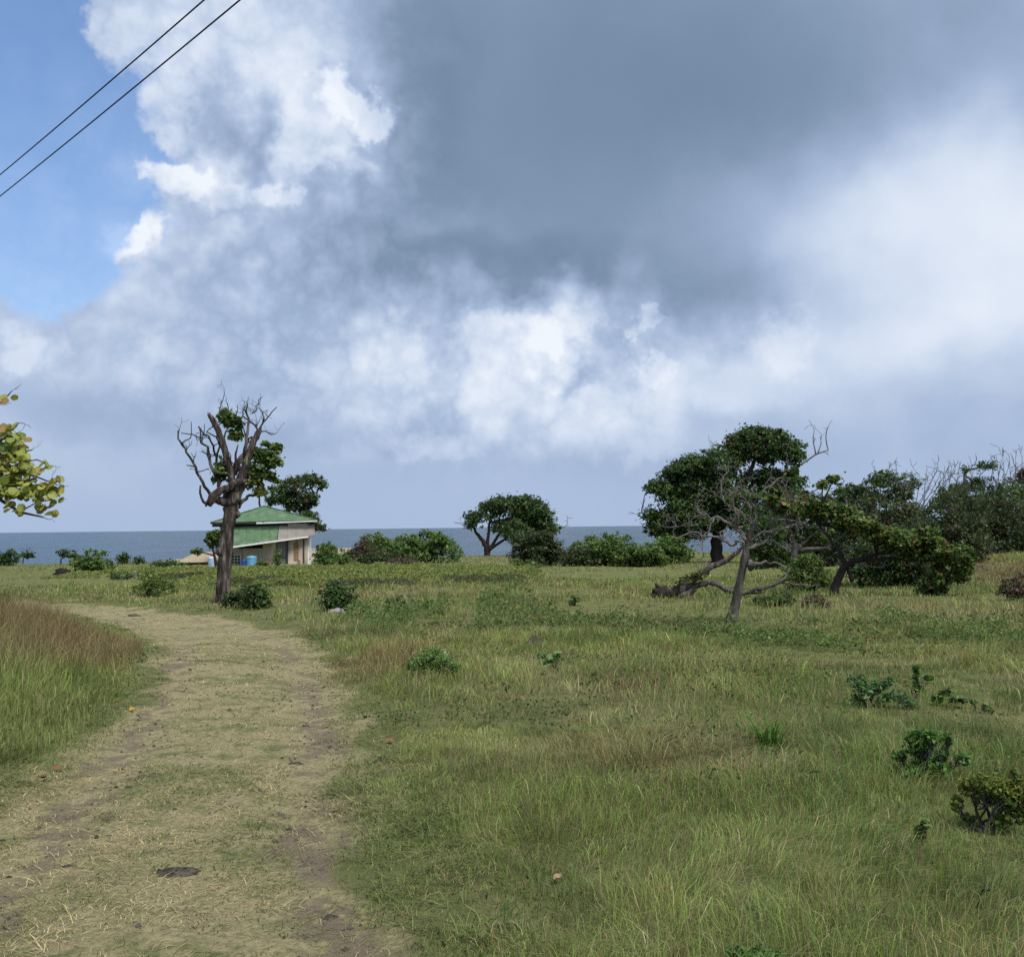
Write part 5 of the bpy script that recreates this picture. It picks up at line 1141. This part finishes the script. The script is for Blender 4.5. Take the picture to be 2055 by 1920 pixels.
def patched(c, x, y, rg):
    n = len(x)
    for lst, col, k in ((RUSTY, np.array([0.25, 0.165, 0.09]), .8), (GREENP, np.array([0.05, 0.105, 0.028]), .7), (TANP, np.array([0.30, 0.265, 0.13]), .75), (DARKP, np.array([0.085, 0.075, 0.05]), .7)):
        for b in lst:
            m = np.clip(in_box(x, y, *b) * k * rg.uniform(.5, 1.4, n), 0, .95)[:, None]; c = c * (1 - m) + col * rg.uniform(.7, 1.3, (n, 1)) * m
    return c
def field(d0, d1, n, w, seed, hs=1.0, name='grass', label=None, lean=.5):
    rg = np.random.default_rng(seed); x, y = wedge(d0, d1, n, rg); sd = path_sd(x, y)
    nt_ = n // 20; tx, ty = wedge(d0, d1, nt_, rg); ti = rg.integers(0, nt_, n); tr = (.025 + .0035 * ty) * rg.uniform(.6, 1.6, nt_); th0 = rg.uniform(.55, 1.55, nt_); tc = rg.uniform(.72, 1.3, (nt_, 1)) * np.array([1, 1, 1]) * (1 + rg.normal(0, .10, (nt_, 3)))
    it = rg.random(n) < .62; ex, ey = rg.normal(0, 1, n), rg.normal(0, 1, n)
    x = np.where(it, tx[ti] + ex * tr[ti], x); y = np.where(it, ty[ti] + ey * tr[ti], y); sd = path_sd(x, y)
    k = (sd > -.05 + rg.normal(0, .12, n)) & (y < coast(x) + 2)
    x, y, sd, it, ti, ex, ey = x[k], y[k], sd[k], it[k], ti[k], ex[k], ey[k]; m = len(x)
    h = field_height(x, y, sd) * rg.uniform(.55, 1.25, m) * hs
    c = patched(field_color(x, y, rg), x, y, rg)
    h = h * np.where(it, th0[ti], .8); c = np.where(it[:, None], c * tc[ti], c)
    for b in RUSTY: h = h * (1 + .35 * in_box(x, y, *b))
    ln_ = np.full(m, lean); th_ = rg.random(m) < .24; ln_[th_] = 1.3; h[th_] *= .75; c[th_] = np.array([.20, .165, .10]) * rg.uniform(.5, 1.3, (int(th_.sum()), 1))
    stalk = (rg.random(m) < .05) & ~th_; h[stalk] *= 1.35; c[stalk] = np.array([.25, .22, .11]) * rg.uniform(.8, 1.3, (int(stalk.sum()), 1))
    ww = w[0] + (w[1] - w[0]) * (y - d0) / (d1 - d0); ww = ww * rg.uniform(.7, 1.3, m); ww[stalk] *= .6
    blades(name, x, y, h, ww, c, rg, lean=ln_, label=label, out=(np.where(it, ex * .22, 0), np.where(it, ey * .22, 0)))
field(2.6, 9, 250000, (.0026, .0042), 201, .74, label='near meadow grass, green and straw coloured, right of the track')
field(9, 20, 200000, (.005, .010), 202, .85, label='meadow grass around the near shrubs and flowering mound')
field(20, 50, 150000, (.012, .03), 203, .95, label='meadow grass around the bare tree and the gnarled tree')
field(50, 205, 110000, (.035, .09), 204, .9, label='far meadow grass towards the house and the shore', lean=.25)

# tall dry stand on the left bank
def tall_stand():
    rg = np.random.default_rng(211); n = 60000
    x = rg.uniform(-11.5, -3.2, n); y = rg.uniform(8.0, 19.5, n); sd = path_sd(x, y)
    k = (sd > .12 + rg.random(n) * .35) & (x < -.33 * y + .3); x, y, sd = x[k], y[k], sd[k]; m = len(x)
    env = sstep(sd, .25, 2.5)
    back = sstep(y, 11.5, 14.0) * (1 - sstep(y, 17, 19))
    h = (.18 + .36 * env + .60 * env * back) * rg.uniform(.55, 1.2, m) * (.7 + .6 * fbm(x / .9, y / .9, 3))
    rust = np.clip(back * 1.5 + (fbm(x / 1.5, y / 1.5, 3) - .5) * 1.2 - .10, 0, 1)[:, None] * rg.uniform(.5, 1, (m, 1))
    g_ = field_color(x, y, rg); c = g_ * (1 - rust) + np.array([.255, .175, .10]) * rust
    front = (1 - sstep(y, 9.0, 10.2))[:, None]; c = c * (1 - .6 * front) + np.array([.24, .26, .10]) * .6 * front
    blades('tall_grass', x, y, h, rg.uniform(.005, .011, m), c * rg.uniform(.8, 1.25, (m, 1)), rg, lean=.24, lodge=.35, label='tall rusty dry grass on the bank at the left edge')
tall_stand()

# short trodden straw on the track
def straw():
    rg = np.random.default_rng(221)
    for i, (d0, d1, n, w) in enumerate(((2.6, 8, 150000, (.0042, .006)), (8, 18, 100000, (.007, .012)), (18, 42, 45000, (.014, .03)))):
        x, y = wedge(d0, d1, n, rg); sd = path_sd(x, y); k = sd < .55; x, y, sd = x[k], y[k], sd[k]
        bare = rut_mask(x, y) * .62 + (fbm(x / .32 + 3, y / .32, 3) - .5) * 3.4 + (fbm(x / 1.6 + 3, y / 1.6, 2) - .5) * 1.6; k = rg.random(len(x)) > np.clip(bare + .05, .05, .88); x, y, sd = x[k], y[k], sd[k]; m = len(x)
        gp = np.clip((fbm(x / .55 + 60, y / .55 + 4, 4) - .5) * 5 + .33 + .9 * sstep(sd, -.5, .15) + rg.normal(0, .28, m), 0, 1)[:, None]
        c = (np.array([.44, .375, .205]) * (1 - gp) + np.array([.155, .19, .065]) * gp) * rg.uniform(.5, 1.45, (m, 1)); dk = rg.random(m) < .10 + .5 * (fbm(x / .22 + 8, y / .22, 2) > .66); c[dk] *= .38
        h = rg.uniform(.025, .11, m) * (1 + .8 * gp[:, 0] * sstep(sd, -.6, .1)) * (1 if d0 < 18 else 1.3)
        ww = (w[0] + (w[1] - w[0]) * (y - d0) / (d1 - d0)) * rg.uniform(.7, 1.3, m)
        blades('straw', x, y, h, ww, c, rg, lean=1.0, flat=True, lodge=.4, label=('trodden straw on the near track', 'trodden straw on the middle of the track', 'trodden straw where the track bends left')[i])
straw()

# low leafy cover: vine strips before the house and weeds in the meadow
def cover(name, label, boxes, pal, seed, leaf_px, dens, hgt, cat='ground cover', gap=0.0):
    rg = np.random.default_rng(seed); P_, N_, C_, S_ = [], [], [], []
    for (x0, x1, y0, y1, hh) in boxes:
        a, b = plane_hit((x0 + x1) / 2, y1), plane_hit((x0 + x1) / 2, y0); ym = (a[1] + b[1]) / 2; s = ym / F
        xa, xb = (x0 - W0 / 2) * s, (x1 - W0 / 2) * s; n = int(dens * (x1 - x0) * max(8, (y1 - y0)) / 100)
        u = rg.uniform(-1, 1, n); v = rg.uniform(-1, 1, n); x = (xa + xb) / 2 + u * (xb - xa) / 2; y = ym + v * (b[1] - a[1]) / 2
        edge = np.clip(1.25 - np.abs(u) ** 3 - np.abs(v) ** 4 * .6, 0, 1); top = hh * edge * np.clip(.1 + 1.7 * (fbm(x / (30 * s) + seed, y / (60 * s), 4) - .1), .15, 1.6)
        k = top > .04 * hh
        if gap: cl_ = fbm(x / (26 * s) + 4, y / (70 * s) + seed, 3); k &= cl_ > gap + .1 * rg.random(n); top = top * np.clip((cl_ - gap) * 5, .2, 1.3)
        x, y, top = x[k], y[k], top[k]; n = len(x)
        z = T(x, y) + top * np.where(rg.random(n) < .7, rg.uniform(.75, 1.05, n), rg.uniform(.1, .8, n))
        P_.append(np.stack([x, y, z], 1)); N_.append(rg.normal(size=(n, 3)) * .5 + np.array([0, -.15, .8])); C_.append(pick(pal, n, rg) * rg.uniform(.75, 1.25, (n, 1))); S_.append(np.full(n, leaf_px * s))
    o = link(name, leaves_mesh(name, np.concatenate(P_), np.concatenate(N_), np.concatenate(S_), np.concatenate(C_), rg, 'diamond', .7)); tag(o, label, cat, kind='stuff')
cover('ground_cover', 'yellow-green vine carpet in front of the house and shoreline bushes', [(440, 790, 1146, 1170, .5), (600, 900, 1144, 1172, .5), (780, 1080, 1148, 1168, .45), (870, 1090, 1150, 1170, .55), (560, 700, 1158, 1178, .4), (200, 420, 1146, 1160, .4)],
      [(0.15, 0.19, 0.045, 3), (0.20, 0.22, 0.06, 3), (0.11, 0.145, 0.04, 2)], 301, 3.6, 330, .7)
cover('ground_cover', 'dark scrubby front edge of the vine carpet', [(440, 640, 1170, 1178, .34), (650, 850, 1173, 1180, .3), (870, 1060, 1168, 1176, .32), (300, 420, 1160, 1165, .22)], [(0.055, 0.065, 0.024, 3), (0.07, 0.06, 0.036, 2), (0.09, 0.11, 0.032, 2)], 302, 3.5, 240, .4)
cover('low_weeds', 'dark green leafy weeds scattered across the middle meadow', [(690, 800, 1228, 1262, .38), (780, 900, 1215, 1260, .35), (958, 1080, 1210, 1240, .5), (1040, 1140, 1225, 1250, .4), (950, 1040, 1248, 1272, .35), (1100, 1300, 1245, 1265, .28), (1400, 1560, 1262, 1300, .3), (1540, 1680, 1272, 1310, .32), (1850, 2070, 1275, 1300, .35), (1960, 2070, 1295, 1325, .35), (960, 1100, 1190, 1198, .3), (1700, 1850, 1225, 1245, .2)],
      [(0.07, 0.12, 0.028, 3), (0.10, 0.155, 0.037, 3), (0.15, 0.18, 0.05, 1)], 303, 4.6, 60, .4, 'weeds', .42)

def herbs():
    rg = np.random.default_rng(331); x, y = wedge(3.5, 22, 60000, rg); sd = path_sd(x, y); k = (sd > .1) & (fbm(x / 1.4 + 21, y / 1.4 + 2, 3) > .50 + .12 * rg.random(len(x))); x, y, sd = x[k], y[k], sd[k]; n = len(x)
    z = T(x, y) + field_height(x, y, sd) * rg.uniform(.15, .95, n); c = pick([(0.06, 0.11, 0.026, 3), (0.095, 0.14, 0.035, 3), (0.14, 0.12, 0.055, 2), (0.17, 0.12, 0.07, 1)], n, rg) * rg.uniform(.7, 1.3, (n, 1))
    o = link('herbs', leaves_mesh('herbs', np.stack([x, y, z], 1), rg.normal(size=(n, 3)) * .6 + np.array([0, -.1, .6]), .018 + .0022 * y, c, rg, 'diamond', .5)); tag(o, 'small leafy herbs mixed into the near meadow grass', 'herbs', kind='stuff')
herbs()
# scattered upright stems in the meadow: saplings and dead stalks
def stalks():
    rg = np.random.default_rng(311); m = MB()
    for (px, py, h, dx) in ((1960, 1818, 62, 6), (1962, 1800, 34, 40)):
        L = Loc(1962, 1822); m.tube([L.p(1962, 1822), L.p(1966, 1800), L.p(1975, 1788), L.p(1992, 1786), L.p(2010, 1789)], [.006, .005, .005, .004, .002], 6)
        m.tube([L.p(1972, 1790), L.p(1984, 1772)], [.004, .002], 5)
        break
    o = m.build('dead_twig', M_BARKD, None, True, L.base); tag(o, 'thin dark forked twig poking out of the grass near the right edge', 'twig')
stalks()
def arching_tuft():
    rg = np.random.default_rng(312); L = Loc(1545, 1508); n = 70; P0 = L.base
    v, polys, sizes, cols = [], [], [], []
    for i in range(n):
        a = rg.uniform(0, 2 * math.pi); r = rg.uniform(.15, .5); h = rg.uniform(.16, .36); w = rg.uniform(.005, .009); d = Vector((math.cos(a), math.sin(a), 0)); sd_ = Vector((-d.y, d.x, 0)) * w; b = Vector((rg.normal() * .05, rg.normal() * .05, 0)); k = len(v)
        for t in (0, .35, .65, .85): 
            c = b + d * (r * t ** 1.4) + Vector((0, 0, h * (1.9 * t - 1.0 * t * t) )); v += [c - sd_ * (1 - t * .6), c + sd_ * (1 - t * .6)]
        v.append(b + d * r * 1.02 + Vector((0, 0, h * .7)))
        for j in range(3): polys += [k + 2 * j, k + 2 * j + 1, k + 2 * j + 3, k + 2 * j + 2]; sizes.append(4)
        polys += [k + 6, k + 7, k + 8]; sizes.append(3); c_ = np.array([.085, .165, .035]) * rg.uniform(.7, 1.3); cols += [c_] * 9
    o = link('grass_tuft', np_mesh('grass_tuft', np.array([tuple(p) for p in v]), np.array(polys), np.array(sizes), np.array(cols), M_GRASS), None, P0); tag(o, 'bright green arching grass tuft standing out in the right meadow', 'grass tuft')
arching_tuft()

# ------------------------------------------------------------------ stones, mounds and fallen leaves
def rock(name, label, px, py, w, h, seed, mat=M_ROCK, cat='stone', depth_k=.7, sink=.35):
    rg = np.random.default_rng(seed); P0 = ground(px, py); s = P0.y / F; m = MB(); nu, nv = 14, 7; v = [(0, 0, h * s)]
    for j in range(1, nv):
        ph = math.pi / 2 * j / (nv - 1)
        for i in range(nu):
            a = 2 * math.pi * i / nu; r = math.sin(ph) * rg.uniform(.7, 1.22); v.append((r * math.cos(a) * w / 2 * s, r * math.sin(a) * w / 2 * s * depth_k, h * s * (math.cos(ph) * rg.uniform(.55, 1.2)) - (sink * h * s if j == nv - 1 else 0)))
    f = [(0, 1 + i, 1 + (i + 1) % nu) for i in range(nu)]
    for j in range(nv - 2):
        for i in range(nu): f.append((1 + j * nu + i, 1 + (j + 1) * nu + i, 1 + (j + 1) * nu + (i + 1) % nu, 1 + j * nu + (i + 1) % nu))
    m.add(v, f); o = m.build(name, mat, None, True, (P0.x, P0.y, P0.z - .01)); tag(o, label, cat)
M_EARTHY = noise_mat('muddy_stone', [(0.035, 0.03, 0.026), (0.085, 0.075, 0.064), (0.17, 0.15, 0.12)], 14, 10, 1.0, 1.0, 45, spec=.05)
M_EARTH = noise_mat('dark_earth', [(0.05, 0.038, 0.03), (0.12, 0.095, 0.075)], 9, 8, 1.0, .8, 30, spec=.05)
rock('stone', 'flat dark stone embedded in the middle of the near track', 355, 1750, 92, 11, 401, M_EARTHY)
rock('stone', 'dark flat stone at the bottom of the right wheel rut', 660, 1842, 56, 9, 402, M_EARTHY)
rock('stone', 'small dark stone in the right rut above the bare patch', 592, 1533, 44, 6, 403, M_EARTHY)
rock('stone', 'dark stone in the left wheel rut near the left edge', 140, 1738, 40, 7, 405, M_EARTHY)
rock('stone', 'pale grey stone under the compact dark shrub', 675, 1228, 34, 9, 406, noise_mat('pale_stone', [(.2, .19, .19), (.32, .31, .31)], 8, 6, .95, .4))
rock('earth_mound', 'small dark earth mound in the middle of the meadow', 1075, 1296, 40, 19, 407, M_EARTH, 'mound')
rock('rock', 'black boulder on the far left meadow', 125, 1154, 36, 14, 408, noise_mat('black_rock', [(.008, .008, .009), (.025, .023, .023)], 7, 8, .9, .6), 'rock')
rock('rock', 'small dark rock beside the low shrubs on the far left meadow', 270, 1159, 20, 9, 409, M_ROCK, 'rock')
rock('earth_mound', 'flat clod of earth on the far bend of the track', 268, 1236, 28, 5, 410, M_EARTH, 'mound')
rock('stone', 'small dark stone in the right meadow grass beyond the sprawling plant', 1694, 1283, 16, 9, 411)
def pebbles():
    rg = np.random.default_rng(433); x, y = wedge(3.2, 16, 9000, rg, 1.0); k = (path_sd(x, y) < -.1) & (rg.random(9000) < .12 + .55 * rut_mask(x, y)); x, y = x[k], y[k]; n = len(x)
    r = .004 + .016 * rg.random(n) ** 3 + .0008 * y; b = np.array([(1, 0, 0), (0, 1, 0), (-1, 0, 0), (0, -1, 0), (0, 0, .7)], float)
    v = b[None] * r[:, None, None] * rg.uniform(.6, 1.3, (n, 5, 3)); v[:, :, 0] += x[:, None]; v[:, :, 1] += y[:, None]; v[:, :, 2] += (T(x, y) + .004)[:, None]
    f = np.array([0, 1, 4, 1, 2, 4, 2, 3, 4, 3, 0, 4]); c = np.repeat((np.array([.115, .10, .082]) * rg.uniform(.35, 1.5, (n, 1)))[:, None], 5, 1)
    o = link('pebbles', np_mesh('pebbles', v.reshape(-1, 3), (np.arange(n)[:, None] * 5 + f).ravel(), np.full(n * 4, 3), c.reshape(-1, 3), M_GRASS)); tag(o, 'small pebbles and clods loose in the wheel ruts', 'pebbles', kind='stuff')
pebbles()
def fallen_leaf(label, px, py, mat, size, seed):
    rg = np.random.default_rng(seed); P0 = ground(px, py); m = MB(); n = 12; v = [(0, 0, .012)]
    for i in range(n):
        a = 2 * math.pi * i / n; r = size / 2 * rg.uniform(.85, 1.1); v.append((r * math.cos(a) * 1.15, r * math.sin(a) * .8, .012 + .3 * abs(r * math.cos(a)) + rg.uniform(0, .01)))
    m.add(v, [(0, 1 + i, 1 + (i + 1) % n) for i in range(n)]); o = m.build('fallen_leaf', mat, None, True, (P0.x, P0.y, P0.z + .015), (rg.uniform(.1, .5), rg.uniform(-.3, .3), rg.uniform(0, 6))); tag(o, label, 'leaf')
fallen_leaf('bright yellow fallen leaf at the left edge of the track', 266, 1428, M_YELLOW, .07, 421)
fallen_leaf('reddish-brown fallen leaf in the straw near the left edge', 82, 1568, M_BROWNL, .07, 422)
fallen_leaf('brown fallen leaf just above the reddish one on the left', 112, 1548, M_BROWNL, .06, 423)
fallen_leaf('brown fallen leaf at the foot of the left bank grass', 108, 1448, M_BROWNL, .07, 424)
fallen_leaf('pale tan fallen leaf in the grass right of the track bottom', 1120, 1773, M_TANL, .065, 425)
fallen_leaf('dark brown fallen leaf in the grass right of the track', 782, 1492, M_BROWNL, .07, 426)

# ------------------------------------------------------------------ overhead cables
def cable(label, p0, p1, h0, h1):
    d0, d1 = ray(*p0), ray(*p1); t0, t1 = (h0 - EYE) / d0.z, (h1 - EYE) / d1.z
    a, b = Vector((0, 0, EYE)) + d0 * t0, Vector((0, 0, EYE)) + d1 * t1; e = (b - a); m = MB(); n = 30; pts = []
    for i in range(n + 1):
        t = -0.6 + 2.8 * i / n; p = a + e * t; p.z += .05 * (t - 0) * (t - 1); pts.append(p)
    m.tube(pts, [.0085] * (n + 1), 6); o = m.build('power_cable', M_CABLE); tag(o, label, 'cable', 'overhead cables')
cable('upper of the two black overhead cables at upper left', (0, 351), (410, 0), 7.2, 6.9)
cable('lower of the two black overhead cables at upper left', (0, 394), (482, 0), 6.9, 6.6)
